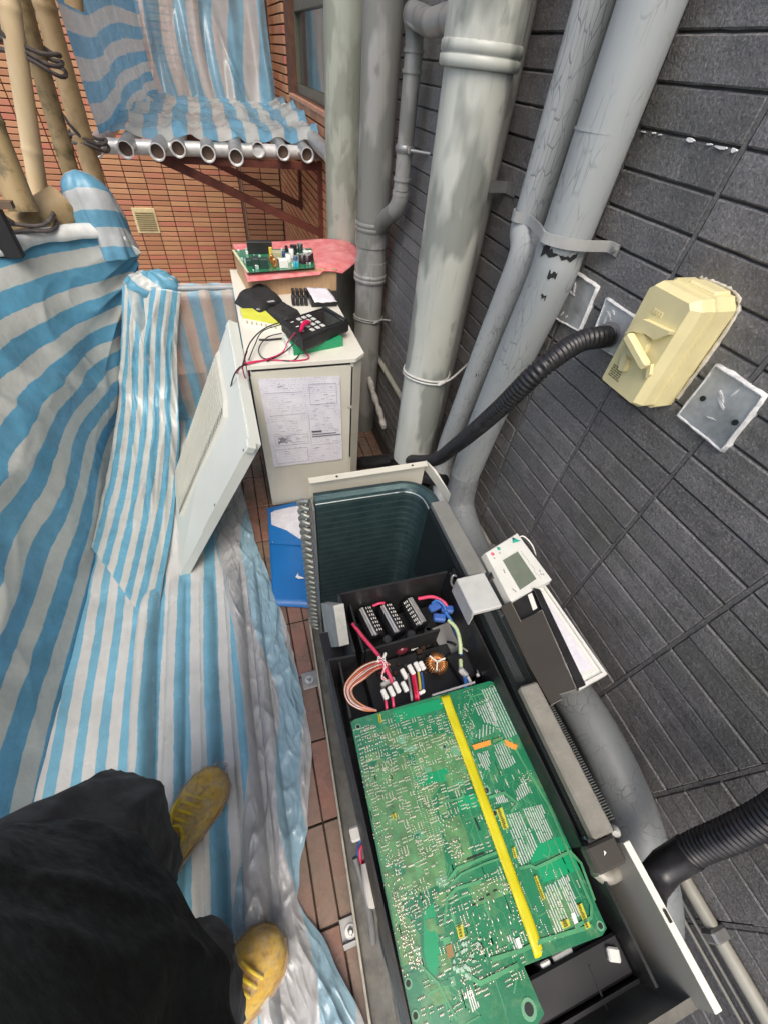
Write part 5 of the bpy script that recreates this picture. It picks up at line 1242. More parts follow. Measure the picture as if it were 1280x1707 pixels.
# folded edges
for nm, a_, b2_ in (('top_fold', (0,0), (1,0)), ('near_fold', (1,0.0), (1,1)), ('far_fold', (0,0), (0,1))):
    p, q_ = op(*a_), op(*b2_); inn = ((op(.5,.5)-(p+q_)/2)); d = (q_-p).normalized(); inn = (inn-d*inn.dot(d)).normalized()
    MB().prism([p, q_, q_-pn_n*.03, p-pn_n*.03], inn*.003).build(nm, WHITEM, lp)
MB().prism([op(.965,.0,.0032), op(1,.0,.0032), op(1,.60,.0032), op(.972,.60,.0032)], pn_n*.004).build('near_rib', WHITEM, lp)
MB().prism([op(0,.012,.0032), op(.97,.012,.0032), op(.97,.035,.0032), op(0,.035,.0032)], pn_n*.003).build('top_rib', WHITEM, lp)
gp = MB().add([op(*c_, h) for c_, h in (((.03,.14),.0035), ((.50,.13),.0035), ((.62,.16),.0035), ((.60,.88),.0035), ((.30,.955),.0035), ((.03,.93),.0035), ((.05,.155),.016), ((.49,.15),.016), ((.59,.18),.016), ((.57,.865),.016), ((.29,.93),.016), ((.05,.91),.016))], [(6,7,8,9,10,11),(0,1,7,6),(1,2,8,7),(2,3,9,8),(3,4,10,9),(4,5,11,10),(5,0,6,11)]).build('fan_grille', CREAMG, lp)
for k in range(36):
    t = .175+k*.0195; MB().prism([op(.065,t,.0164), op(.50 if t < .84 else .40,t,.0164), op(.50 if t < .84 else .40,t+.008,.0164), op(.065,t+.008,.0164)], pn_n*.003).build('louvre', CREAMG, gp)
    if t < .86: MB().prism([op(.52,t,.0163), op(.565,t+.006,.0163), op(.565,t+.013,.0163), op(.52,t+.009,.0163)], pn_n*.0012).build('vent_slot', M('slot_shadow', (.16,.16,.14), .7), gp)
MB().prism([op(.72,.28,.0033), op(.78,.28,.0033), op(.80,.45,.0033), op(.76,.47,.0033)], pn_n*.001).build('logo_patch', M('grey_patch', (.24,.27,.26), .4), lp)
MB().box(op(1.0,.02,-.0), (.035,.03,.03), rot=frame(qb-qa, qd-qa), bev=.003).build('corner_tab', WHITEM, lp)
for (s_, t) in ((.985,.06),(.985,.42)): c = op(s_, t, .0075); MB().tube([c, c+pn_n*.0012], .005, 10).build('screw_hole', M('slot_shadow', (.16,.16,.14), .7), lp)
# ------------------------------------------------------------ blue document folder on the floor
BLUE = M('blue_folder_plastic', (.012,.145,.43), .35, var=.08, scale=8, bump=.06, bscale=20)
fo = thing('document_folder', PZ(480,930,.0), 'blue plastic folder with papers in its clear pocket, on the floor between the units', 'folder')
f4 = [PZ(455,1010,.008), PZ(520,1014,.008), PZ(512,836,.03), PZ(446,850,.03)]
mb = MB(); mb.grid(10, 14, lambda s_, t: (lambda p: V((p.x, p.y, p.z+.004*math.sin(s_*3)+.002*nz(s_*3, t*4))))(f4[0].lerp(f4[1], s_).lerp(f4[3].lerp(f4[2], s_), t)))
o = mb.build('cover', BLUE, fo); o.modifiers.new('t', 'SOLIDIFY').thickness = .004
def of(s_, t, h): p = f4[0].lerp(f4[1], s_).lerp(f4[3].lerp(f4[2], s_), t); return V((p.x, p.y, p.z+.004*math.sin(s_*3)+h))
mb = MB(); mb.grid(8, 8, lambda s_, t: of(.08+s_*.9, .60+t*.36, .006+.003*nz(s_*4, t*5)), uvfn=lambda s_, t, p: (s_, t)); mb.build('papers', PAPER, fo)
MB().prism([of(.04,.58,.0085), of(.0,.98,.0085), of(.06,.99,.0085), of(.10,.62,.0085)], (0,0,.003)).build('left_border', BLUE, fo)
MB().prism([of(.0,.93,.0085), of(.0,1.0,.0085), of(1.0,1.0,.0085), of(1,.965,.0085), of(.2,.955,.0085)], (0,0,.003)).build('top_border', BLUE, fo)
MB().prism([of(.06,.80,.011), of(.1,.58,.011), of(1.0,.52,.011), of(1.0,.56,.011), of(.75,.60,.011), of(.45,.70,.011)], (0,0,.001)).build('diagonal_flap', BLUE, fo)
MB().prism([of(.62,.24,.009), of(.70,.28,.009), of(.69,.255,.009), of(.86,.23,.009), of(.70,.225,.009)], (0,0,.001)).build('torn_sticker', WHT, fo)
# ------------------------------------------------------------ remote controller, black plate and white tray by the wall
r4 = [PZ(852,1003,.71), PZ(920,966,.695), PZ(862,888,.705), PZ(809,921,.72)]
rc = thing('remote_controller', r4[0]-V((0,0,.02)), 'white wired remote controller with a grey display, lying beside the wall', 'remote')
nr = (r4[1]-r4[0]).cross(r4[3]-r4[0]).normalized(); cenr = sum(r4, V((0,0,0)))/4
def rr4(k, h): return [cenr+(p-cenr)*k+nr*h for p in r4]
MB().loft([rr4(1.02,-.022), rr4(1.03,-.019), rr4(1.0,-.002), rr4(.97,0)], smooth=False).build('case', M('remote_white', (.72,.73,.68), .35, var=.04, scale=20, dirt=.15, dirtc=(.5,.5,.45)), rc)
def orr(s_, t, h=.0004): return r4[0].lerp(r4[1], s_).lerp(r4[3].lerp(r4[2], s_), t)+nr*h
MB().prism([orr(.27,.10), orr(.70,.13), orr(.70,.70), orr(.27,.70)], nr*.0008).build('display', M('lcd_grey', (.17,.20,.155), .25, var=.1, scale=30), rc)
MB().prism([orr(.72,.88), orr(.93,.84), orr(.80,.97)], nr*.0006).build('logo_mark', M('teal_print', (.03,.42,.33), .5), rc)
MB().prism([orr(.76,.93,.0011), orr(.86,.91,.0011), orr(.80,.97,.0011)], nr*.0004).build('logo_mark', M('dark_print', (.04,.07,.08), .5), rc)
for s_, t, mt in ((.13,.90,M('pink_dot', (.75,.16,.22), .5)), (.33,.93,M('teal_dot', (.05,.42,.30), .5))):
    c = orr(s_, t, 0); MB().tube([c, c+nr*.0015], .0042, 14).build('button', mt, rc)
mb = MB(); rr = random.Random(2)
for k in range(14):
    a = orr(.77+rr.uniform(0,.03), .12+k*.042); d = (r4[3]-r4[0]).normalized(); mb.box(a, (.0012,.0028,.0006), rot=frame(r4[1]-r4[0], d))
for s_, t in ((.86,.16),(.88,.22),(.90,.14),(.17,.12),(.15,.16),(.17,.5),(.18,.54),(.12,.82),(.30,.85)): mb.box(orr(s_, t), (.0022,.005,.0006), rot=frame(r4[1]-r4[0], r4[3]-r4[0]))
mb.build('case_print', M('grey_print', (.3,.31,.3), .6), rc, kind='stuff')
wire('cable', [orr(.96,.9,-.012), orr(1.06,.86,-.004), orr(1.14,.66,-.01), orr(1.16,.5,-.02), orr(1.15,.4,-.04)], .0025, WBLK, rc)
wire('cable', [orr(1.0,.93,-.010), orr(1.08,.88,.0), orr(1.17,.68,-.006), orr(1.2,.52,-.02)], .0018, WWHT, rc)
for k in range(4): wire('cable', [orr(-.02,.55+k*.03,-.012), orr(-.10-k*.02,.50,-.02), orr(-.16-k*.015,.25,-.028), orr(-.10-k*.01,.06,-.03), orr(.05,-.04-k*.01,-.025)], .0016, WBLK, rc)
# charcoal folded plate
cpl = thing('metal_plate', PZ(900,1080,.68), 'charcoal folded metal plate resting between the coil and the wall', 'plate')
pz = .708
poly_ = [(833,1012),(851,1003),(866,1036),(903,1018),(958,1150),(932,1158),(936,1166),(917,1176),(880,1110)]
MB().prism([PZ(u, v, pz) for u, v in poly_], (0,0,.002)).build('plate_sheet', DKG, cpl)
MB().prism([PZ(u, v, pz-.012) for u, v in ((851,1003),(888,982),(904,1016),(868,1037))], (0,0,.002)).build('recess', BLKP, cpl)
MB().prism([PZ(888,981,pz), PZ(899,984,pz), PZ(975,1143,pz), PZ(962,1149,pz)], (0,0,.003)).build('side_fold', BLKP, cpl)
MB().prism([PZ(u, v, pz-.0095) for u, v in ((879,992),(886,989),(895,1014),(888,1018))], (0,0,.0008)).build('white_label', WHT, cpl)
edge = MB()
for a, b_ in (((903,1017),(960,1148)), ((851,1003),(868,1037)), ((932,1158),(958,1150)), ((917,1176),(936,1166))):
    p, q_ = PZ(*a, pz+.0021), PZ(*b_, pz+.0021); edge.tube([p, q_], .0009, 5)
edge.build('worn_edge', M('worn_edge', (.34,.31,.26), .4, metal=.5), cpl, kind='stuff')
tz_ = .655
tr = thing('plastic_tray', PZ(960,1080,tz_-.02), 'shallow white plastic tray with a printed label, leaning behind the charcoal plate', 'tray')
t4 = [PZ(965,1150,tz_-.01), PZ(1012,1124,tz_+.006), PZ(906,972,tz_+.006), PZ(872,990,tz_-.01)]
ntr = (t4[1]-t4[0]).cross(t4[3]-t4[0]).normalized(); ct_ = sum(t4, V((0,0,0)))/4
WPL = M('tray_white', (.70,.70,.66), .4, var=.04, scale=20)
def rt(k, h, kx=None): return [ct_+(p-ct_)*k+ntr*h for p in t4]
def ot(s_, t, h=0): return t4[0].lerp(t4[1], s_).lerp(t4[3].lerp(t4[2], s_), t)+ntr*h
def rct(d, e, h): return [ot(d, e, h), ot(1-d, e, h), ot(1-d, 1-e, h), ot(d, 1-e, h)]
MB().loft([rct(0,0,-.016), rct(0,0,0), rct(.09,.03,0), rct(.12,.04,-.005), rct(.20,.06,-.005), rct(.23,.07,-.001)], smooth=False).build('tray_shell', WPL, tr)
mb = MB(); mb.grid(1, 1, lambda s_, t: ot(.30+s_*.40, .10+t*.82, .0), uvfn=lambda s_, t, p: (s_*.5, t*2)); mb.build('printed_label', PAPER, tr)
MB().prism([ot(.24,.075,-.0004), ot(.30,.075,-.0004), ot(.30,.925,-.0004), ot(.24,.925,-.0004)], ntr*.0008).build('grey_band', M('grey_band', (.30,.31,.30), .4), tr)
# ------------------------------------------------------------ striped tarpaulins
def mat_tarp(name, period, duty=.5, see=0.0, blue=(.15,.42,.58), white=(.65,.67,.63), gloss=.26, phase=0.0, trans=.22):
    n = NT(name); uv = n.n('ShaderNodeTexCoord').outputs['UV']; sp = n.n('ShaderNodeSeparateXYZ'); n.l(uv, sp.inputs[0])
    p = n.pos(); ed = n.math('MULTIPLY', n.math('SUBTRACT', n.noise(p, 26, 3), .5), .010)
    s_ = n.math('ADD', n.math('DIVIDE', n.math('ADD', sp.outputs[0], ed), period), phase); fr = n.math('FRACT', s_)
    st = n.ramp(fr, ((0.0, 1.0), (duty-.012, 1.0), (duty+.012, 0.0), (.985, 0.0)))
    g = n.noise(p, 9, 5, .6); v1 = n.mix(n.ramp(g, ((.3, 0.0), (.7, 1.0))), tuple(x*.82 for x in blue), tuple(min(1, x*1.2) for x in blue)); v2 = n.mix(n.ramp(g, ((.3, 0.0), (.7, 1.0))), tuple(x*.88 for x in white), tuple(min(1, x*1.08) for x in white))
    k = n.mix(st, v2, v1)
    wv = n.n('ShaderNodeTexWave', wave_type='BANDS', bands_direction='X'); wv.inputs['Scale'].default_value = 190; wv.inputs['Distortion'].default_value = 1.5; n.l(uv, wv.inputs['Vector'])
    wy = n.n('ShaderNodeTexWave', wave_type='BANDS', bands_direction='Y'); wy.inputs['Scale'].default_value = 120; wy.inputs['Distortion'].default_value = 2.5; n.l(uv, wy.inputs['Vector'])
    k = n.mix(n.math('MULTIPLY', wy.outputs['Fac'], .14), k, (.30,.40,.45))
    n.col(k); n.setp(Roughness=n.ramp(n.noise(p, 14, 4), ((.3, gloss*.75), (.7, gloss*1.35))), Specular_IOR_Level=.5, Coat_Weight=.45, Coat_Roughness=.16)
    b1 = n.bump(n.noise(p, 34, 5, .6), .5, .006); b2 = n.bump(wv.outputs['Fac'], .10, .0006, b1); n.bump(wy.outputs['Fac'], .16, .0008, b2)
    tr = n.n('ShaderNodeBsdfTranslucent'); n.l(k, tr.inputs[0]); mx = n.n('ShaderNodeMixShader'); mx.inputs[0].default_value = trans
    n.l(n.b.outputs[0], mx.inputs[1]); n.l(tr.outputs[0], mx.inputs[2]); last = mx.outputs[0]
    if see:
        tp = n.n('ShaderNodeBsdfTransparent'); tp.inputs[0].default_value = (.86,.90,.92,1); m2 = n.n('ShaderNodeMixShader')
        n.l(n.math('ADD', n.math('MULTIPLY', n.math('SUBTRACT', 1.0, st), see*.6), see*.6), m2.inputs[0]); n.l(last, m2.inputs[1]); n.l(tp.outputs[0], m2.inputs[2]); last = m2.outputs[0]
    n.l(last, n.out.inputs[0]); return n.m
def interp(tab, x):
    if x <= tab[0][0]: return tab[0][1]
    for (a, va), (b_, vb) in zip(tab[:-1], tab[1:]):
        if x <= b_:
            t = (x-a)/(b_-a); t = t*t*(3-2*t)*.5+t*.5
            return va+(vb-va)*t
    return tab[-1][1]
def curve_at(pts, t):
    sp = pts; n = len(sp)-1; i = min(n-1, int(t*n)); return sp[i].lerp(sp[i+1], t*n-i)
# left drape, over the parapet
top = smooth_path([V((-1.08,-.35,.93)), V((-1.07,.5,.93)), V((-1.04,1.2,.92)), V((-.95,1.75,.90)), PZ(0,414,.86), PZ(60,392,.87), PZ(120,386,.865), PZ(180,384,.855), PZ(212,395,.83)], 10)
bot = smooth_path([V((-.745,-.35,.012)), PZ(72,1290,.012), PZ(112,1130,.012), PZ(160,930,.012), PZ(184,770,.02), PZ(194,700,.10), PZ(203,620,.28), PZ(212,540,.45), PZ(220,475,.62)], 10)
DRP = mat_tarp('tarp_wide_stripe', .128, .52, phase=.28, trans=.42, blue=(.16,.47,.66), white=(.74,.76,.72))
def drape(s_, t):
    a, b_ = curve_at(bot, s_), curve_at(top, s_); p = a.lerp(b_, t)
    bul = math.sin(math.pi*min(1, t*1.02))
    d = .030*bul*nz(p.y*2.2, t*2.0, 5)+.014*bul*nz(p.y*6, t*5, 9)+.006*nz(p.y*15+t*6, t*9, 3)*bul
    fold = .016*math.sin((p.y*1.0+t*1.1)*15+2*nz(p.y*3, t*2))*max(0, (s_-.45))*1.7*bul
    far = max(0, s_-.72)/.28
    ridge = 1-abs(nz(p.y*1.9+t*1.3, t*1.6-p.y*.6, 21))*2; d += .022*bul*max(0, ridge)**4
    r2_ = 1-abs(nz(p.y*3.4-t*2.1, t*2.6+p.y, 33))*2; d += .011*bul*max(0, r2_)**5
    return p+V((d+fold+.03*bul, -(d+fold)*.6*far, .0))+V((0,0,-.012*math.sin(t*3.1)*nz(p.y*4)))
def druv(s_, t, p):
    a, b_ = curve_at(bot, s_), curve_at(top, s_)
    q = a.lerp(b_, t); return (q.z*1.06+.010*nz(q.y*2, t*2, 6)+.05*max(0, s_-.8)*math.sin(t*5), q.y)
mb = MB(); mb.grid(240, 100, drape, druv); t1 = thing('tarp', (-.75, 1.0, 0), 'blue and white striped tarpaulin hanging over the left parapet, with wide slanting stripes', 'tarpaulin', 'striped tarpaulins')
o = mb.build('hanging_sheet', DRP, t1); o.modifiers.new('t', 'SOLIDIFY').thickness = .0015
# white hem along its ridge
hem = MB()
def hemf(s_, t):
    q = curve_at(top, .42+s_*.57); nxt = curve_at(top, min(1, .43+s_*.57)); d = (nxt-q); out_ = V((d.y, -d.x, 0)); out_ = out_.normalized() if out_.length > 1e-6 else V((1,-1,0)).normalized()
    ang = -1.0+t*3.2; r = .018+.007*nz(s_*9, t*2)+.010*math.sin(s_*math.pi)
    return q+out_*(math.sin(ang)*r*1.2-.004)+V((0,0,math.cos(ang)*r-.006))
hem.grid(70, 12, hemf, lambda s_, t, p: (.0, s_)); hem.build('folded_hem', M('tarp_hem_white', (.60,.62,.60), .4, var=.1, scale=30, bump=.4, bscale=60), t1)
# the hood of tarp pulled over an upright post
HOOD = mat_tarp('tarp_hood', .125, .46, phase=.30, trans=.35, blue=(.16,.42,.60), white=(.66,.68,.68))
hc = V((PY(172,390,2.24).x, 2.27, .76)); rings = []; mb = MB()
def hoodf(s_, t):
    ang = s_*2*math.pi; r = (.100*(1-.15*t) if t < .6 else .100*(.91-.02)*math.sqrt(max(0, 1-((t-.6)/.4)**2.2)))+.006*nz(math.cos(ang)*2, math.sin(ang)*2, t*5)
    fold = .013*(max(0, 1-abs(nz(math.cos(ang)*2.4, math.sin(ang)*2.4, t*1.0+3))*2.2)**2)*(1.05-t); slit = -.045*math.exp(-((ang-4.3)/.20)**2)*(1-t*.9)
    return hc+V((math.cos(ang)*(r+fold+slit)-.022*t*t, math.sin(ang)*(r+fold+slit)*.8, t*.285))
mb.grid(60, 26, hoodf, lambda s_, t, p: (p[2]*1.0+.04*math.sin(s_*6), s_))
hd_ = mb.build('post_hood', HOOD, t1)
# floor tarp
EDGE = ((-.6,.06),(-.25,.004),(-.12,-.045),(-.01,-.104),(.06,-.085),(.124,-.054),(.324,-.006),(.5,-.010),(.715,-.021),(.95,-.058),(1.161,-.095),(1.6,-.13),(2.15,-.16))
FLT = mat_tarp('tarp_floor_stripe', .0905, .46, phase=.30, white=(.62,.62,.59), blue=(.17,.42,.56), trans=.08, gloss=.22)
CR_ = lambda x, c, r: math.sqrt(max(0, 1-((x-c)/r)**2)) if abs(x-c) < r else 0
def floorf(s_, t):
    y = -.55+t*2.68; xe = interp(EDGE, y); x = -.75+s_*(xe+.75)
    near = 1/(1+math.exp((y-.985)*40))
    e = min(1, (1-s_)*12)
    h = .006 + near*(.050*CR_(x, -.485+.012*nz(y*2), .034)+.020*CR_(x, -.395, .03)+.028*CR_(x, -.292, .026)+.046*CR_(x, -.196+.006*nz(y*3), .033)+.03*CR_(x, -.125, .02)*max(0, min(1,(y+.05)*4)))
    h += near*.012*(1-min(1, abs(x+.34)/.2))
    cr = max(0, (s_-.72)/.28)*e
    h += cr*(.016*abs(nz(x*9+y*3, y*4, 1))+.006*abs(nz(x*30, y*13, 4)))
    h += .006*abs(nz(x*9, y*7, 8))*e+.003*abs(nz(x*40, y*12, 2))*e + .012*max(0, (-.66-x)/.09)
    h += .010*(1-near)*abs(nz(x*6, y*5, 12))
    if y < -.05: h += .03*max(0, 1-abs(x+.02+ (y+.3)*.2)/.16)*min(1, (-.05-y)*8)
    yy = y+.02*nz(x*4, y*2)*e
    return V((x+.004*nz(y*30, s_)*(1 if s_ > .98 else 0), yy, h))
def fluv(s_, t, p): return ((p[0] if p[0] > -.5 else -.5+(p[0]+.5)*1.55)-.010*nz(p[1]*2.5, 3)-.05*max(0, p[1]-1.0)*.3+(.05*max(0, (s_-.75))*math.sin(p[1]*5)), p[1])
mb = MB(); mb.grid(150, 260, lambda a, t: floorf(a*.765, t), lambda a, t, p: fluv(a*.765, t, p)); t2 = thing('tarp', (-.4, .8, 0), 'blue and white striped tarpaulin spread on the terrace floor under the person', 'tarpaulin', 'striped tarpaulins')
mb.build('floor_sheet', FLT, t2)
FLM = mat_tarp('tarp_floor_margin', .19, .42, phase=.62, white=(.56,.565,.57), blue=(.30,.47,.56), trans=.08, gloss=.2, see=.16)
def marg(a, t):
    p = floorf(.76+a*.24, t); k = min(1, a*6)*min(1, (1-a)*9)
    r1 = max(0, 1-abs(nz(p.x*11+p.y*2.2, p.y*4.0, 41))*2.4); r2 = max(0, 1-abs(nz(p.x*22-p.y*5, p.y*9, 51))*2.2); r3 = max(0, 1-abs(nz(p.x*48+p.y*9, p.y*17, 61))*2.0)
    return p+V((0, 0, .002+k*(.010*r1**6+.007*r2**5+.0035*r3**4)))
mb = MB(); mb.grid(110, 420, marg, lambda a, t, p: (p[0]+.06*nz(p[1]*3.2, p[0]*4), p[1])); mb.build('crumpled_margin', FLM, t2)
# corner sheet that runs from the bunched corner of the parapet down over the floor sheet
FLP = mat_tarp('tarp_flap_stripe', .070, .5, phase=.12, white=(.64,.65,.61), trans=.25)
C0 = smooth_path([PY(204,474,2.17), PY(232,476,2.14), PY(268,480,2.10), PY(302,486,2.10)], 10)
C1 = smooth_path([PY(203,560,2.14), PY(228,565,2.09), PY(262,572,2.06), PY(296,590,2.08)], 10)
C2 = smooth_path([PZ(199,660,.20), PZ(226,680,.17), PZ(262,700,.12), PZ(300,728,.05)], 10)
C3 = smooth_path([PZ(178,800,.055), PZ(212,830,.06), PZ(250,860,.05), PZ(288,880,.02)], 10)
C4 = smooth_path([PZ(152,912,.050), PZ(184,955,.052), PZ(220,1006,.045), PZ(257,1054,.022)], 10)
def cornf(s_, t):
    p5 = smooth_path([curve_at(C, s_) for C in (C0, C1, C2, C3, C4)], 12); p = curve_at(p5, t); b = math.sin(math.pi*min(1, t*1.05))
    r1 = max(0, 1-abs(nz(s_*3.2+t*.7, t*2.4, 71))*2.3); r2 = max(0, 1-abs(nz(s_*7-t*2, t*5, 77))*2.2)
    off = .034*b*r1**3+.016*b*r2**3+.012*b*nz(s_*3, t*4, 5)
    return p+V((0, -off*.8*(1-t), off*(.3+.7*t)))+V((0, 0, .012*math.exp(-((1-t)/.04)**2)*abs(nz(s_*6, 3))))
cg = {}
mb = MB(); mb.grid(56, 110, cornf, lambda s_, t, p: (s_*.40+.014*nz(s_*3, t*3)+.05*t, p[1]))
t2b = thing('tarp', (-.62, 1.3, .03), 'striped tarp sheet falling from the parapet corner and overlapping the floor tarp', 'tarpaulin', 'striped tarpaulins')
o = mb.build('flap_sheet', FLP, t2b); o.modifiers.new('t', 'SOLIDIFY').thickness = .0015
# sheet hanging on the far parapet, half see-through
FAR = mat_tarp('tarp_far_sheet', .098, .5, see=.42, phase=.1, trans=.3)
A0, A1 = PY(222,478,2.13), PY(388,484,2.13); zt_ = .665
def farf(s_, t):
    x = A0.x-.03+s_*(A1.x-A0.x+.05); z = t*zt_; y = 2.13-.012*math.sin(s_*22+2*nz(s_*4, t*2))*(.4+.6*(1-t))-.05*(1-t)*nz(s_*3, 1)-.03*(1-t)
    if t > .93: y += (t-.93)*.5
    if s_ < .25: y -= .06*(1-s_/.25)*math.sin(t*3)*(1+nz(t*6, s_*9)); 
    return V((x, y, z+.006))
mb = MB(); mb.grid(90, 60, farf, lambda s_, t, p: (p[0]+.012*nz(t*3, 7), t))
t3 = thing('tarp', (-.2, 2.13, 0), 'half see-through striped tarp hanging on the far parapet rail beside the rear unit', 'tarpaulin', 'striped tarpaulins')
mb.build('far_sheet', FAR, t3)
LMP = mat_tarp('tarp_bundle', .07, .5, see=.0, phase=.2, trans=.3)
lc_ = PY(254,472,2.18); mb = MB()
def lump(s_, t):
    a, b_ = s_*2*math.pi, (t-.5)*math.pi; r = 1+.16*nz(math.cos(a)*2, math.sin(a)*2+t*2, 3)+.05*math.sin(a*9)*math.cos(b_)
    return lc_+V((math.cos(a)*math.cos(b_)*.112*r, math.sin(a)*math.cos(b_)*.075*r, (math.sin(b_)*(.060 if b_ > 0 else .05)*r-.012+.012*nz(math.cos(a)*3+5, b_*3))))
mb.grid(48, 24, lump, lambda s_, t, p: (p[2]*.8+p[0]*.45, s_)); mb.build('bunched_top', LMP, t3)
fpar = thing('parapet_rail', (-.2, 2.17, .62), 'bar across the top of the far parapet, under the see-through tarp', 'rail')
MB().tube([(-.36, 2.155, .655), (.02, 2.155, .655)], .012, 12).build('rail_bar', M('rail_grey', (.3,.32,.33), .5), fpar)
# ------------------------------------------------------------ pipe shelf beyond, with tarp over it
SZ = 1.012
TUBES = ((157,247),(209,249),(262,253),(297,248),(347,256),(394,262),(431,249),(473,254),(513,258))
ORD = ('first', 'second', 'third', 'fourth', 'fifth', 'sixth', 'seventh', 'eighth', 'ninth', 'tenth')
def tubemesh(L, r):
    mb = MB(); seg = 20
    mb.tube([(0,0,0), (0,L,0)], r, seg, caps=False); mb.tube([(0,.0,0), (0,L,0)], r*.84, seg, caps=False)
    n = len(mb.v)//2
    for k in range(seg): mb.f.append((k, (k+1) % seg, n+(k+1) % seg, n+k)); mb.sm.append(False)
    return mb
tp = [PZ(u, v, SZ) for u, v in TUBES]+[PX(553, 262, .605)]
for i, c in enumerate(tp):
    t = thing('shelf_pipe', c, '%s open pipe end from the left in the row under the striped tarp' % ORD[i], 'pipe', 'row of pipes on the bracket shelf')
    mb = tubemesh(4.6-c.y, .038); mb.v = [(p[0]+c.x+.10*(p[1]/2)*(1 if i in (2,5) else .3), p[1]+c.y, p[2]+c.z+.02*(p[1])) for p in mb.v]; mb.build('pipe_run', ALU, t)
    MB().tube([(c.x+.001, c.y+.035, c.z+.0008), (c.x+.001, c.y+.045, c.z+.0008)], .0315, 16).build('bore', ALUIN, t)
cbx = thing('cross_bar', (0, 3.16, SZ-.04), 'pale cross bar under the row of open pipes', 'pipe')
MB().tube([(-.58, 3.15, SZ-.012), (.655, 3.36, SZ-.012)], .034, 18).build('bar_run', ALU, cbx)
for i, (yb_k, e0, e1, lab) in enumerate(((3.28, (-.30,.955), (.655,.583), 'rust red wall bracket with the longer diagonal brace, under the pipe shelf'), (4.1, (-.30,.945), (.655,.570), 'rust red wall bracket further back under the pipe shelf'))):
    t = thing('wall_bracket', (WX, yb_k, .5), lab, 'bracket', 'brackets under the pipe shelf')
    a, b_ = V((e0[0], yb_k, e0[1])), V((e1[0], yb_k, e1[1])); d = (b_-a).normalized(); MB().box((a+b_)/2, ((b_-a).length, .045, .04), rot=frame(d, V((0,1,0)))).build('brace', RUST, t)
    MB().box(((e0[0]+WX)/2, yb_k, .945), (WX-e0[0], .04, .035)).build('arm', RUST, t); MB().box((WX-.017, yb_k, .76), (.03, .05, .42)).build('post', RUST, t)
# tarp over the shelf and hanging behind it
UP = mat_tarp('tarp_shelf_stripe', .155, .5, see=.22, phase=.1, blue=(.16,.40,.58), white=(.64,.66,.63), trans=.25, gloss=.22)
UPB = mat_tarp('tarp_back_stripe', .19, .5, see=.26, phase=.35, blue=(.20,.44,.60), white=(.64,.66,.67), trans=.3, gloss=.2)
UPL = mat_tarp('tarp_side_stripe', .150, .5, see=.05, phase=.22, blue=(.14,.40,.60), white=(.62,.64,.62), trans=.35)
t4_ = thing('tarp', (0, 3.9, SZ+.05), 'striped tarpaulin draped over the pipe shelf and hung up behind it', 'tarpaulin', 'striped tarpaulins')
fr_ = smooth_path([V((-.49,3.20,0)), V((-.2,3.19,0)), V((.0,3.22,0)), V((.2,3.25,0)), V((.42,3.34,0)), V((.64,3.26,0))], 8)
def shelff(s_, t):
    f0 = curve_at(fr_, s_); y = f0.y+(4.95-f0.y)*t; x = f0.x+(-.02*t*(1-s_)*0)+.16*t*(1-s_)
    z = SZ+.052+.005*math.cos(x*2*math.pi/.137)*(1-.5*t)+.035*abs(nz(x*4, y*2.4, 4))+.03*max(0, 1-abs(nz(x*3+y, y*2.2, 8))*2.4)**3+.015*abs(nz(x*14, y*7, 1))+.02*t
    if t < .04: z -= .04*(1-t/.04)
    if s_ > .86: z += .05*(s_-.86)/.14*abs(math.sin(y*7))+.02*(s_-.86)/.14
    return V((x, y, z))
mb = MB(); mb.grid(110, 70, shelff, lambda s_, t, p: (p[0]+.03*nz(p[1]*2, 2), t)); mb.build('shelf_sheet', UP, t4_)
def backf(s_, t):
    x = -.34+s_*(.60+.34)-.10*t*max(0, s_-.6); z = SZ+.08+t*1.25; y = 4.97+.06*max(0, 1-abs(nz(s_*4+t*.6, t*1.6, 25))*2.4)**3+.06*math.sin(s_*25+3*nz(s_*5, t*2))*(.4+.6*t)+.15*nz(s_*3, t*2.2)*.4-.15*(1-t)**3
    return V((x, y, z))
mb = MB(); mb.grid(100, 50, backf, lambda s_, t, p: (p[0]+.08*nz(t*2, s_*2), t)); mb.build('back_sheet', UPB, t4_)
sa, sb_ = V((-.525, 3.06, 0)), V((-.335, 4.93, 0))
def sidef(s_, t):
    p = sa.lerp(sb_, s_); z = SZ+.045+t*1.0; d = .035*math.sin(s_*7+nz(s_*3, t*2)*2)*(.3+.7*t)+.04*nz(s_*3, t*2, 3)+.03*max(0, 1-abs(nz(s_*3+t, t*2, 15))*2.4)**3
    return V((p.x+d*(1-.5*(1-s_))+.03*t, p.y-.1*d, z))
mb = MB(); mb.grid(80, 60, sidef, lambda s_, t, p: (p[2]+.018*math.sin(s_*7)-.16*s_*(1-t)**3*1.5+.03*nz(s_*3, t*2), s_)); mb.build('side_sheet', UPL, t4_)
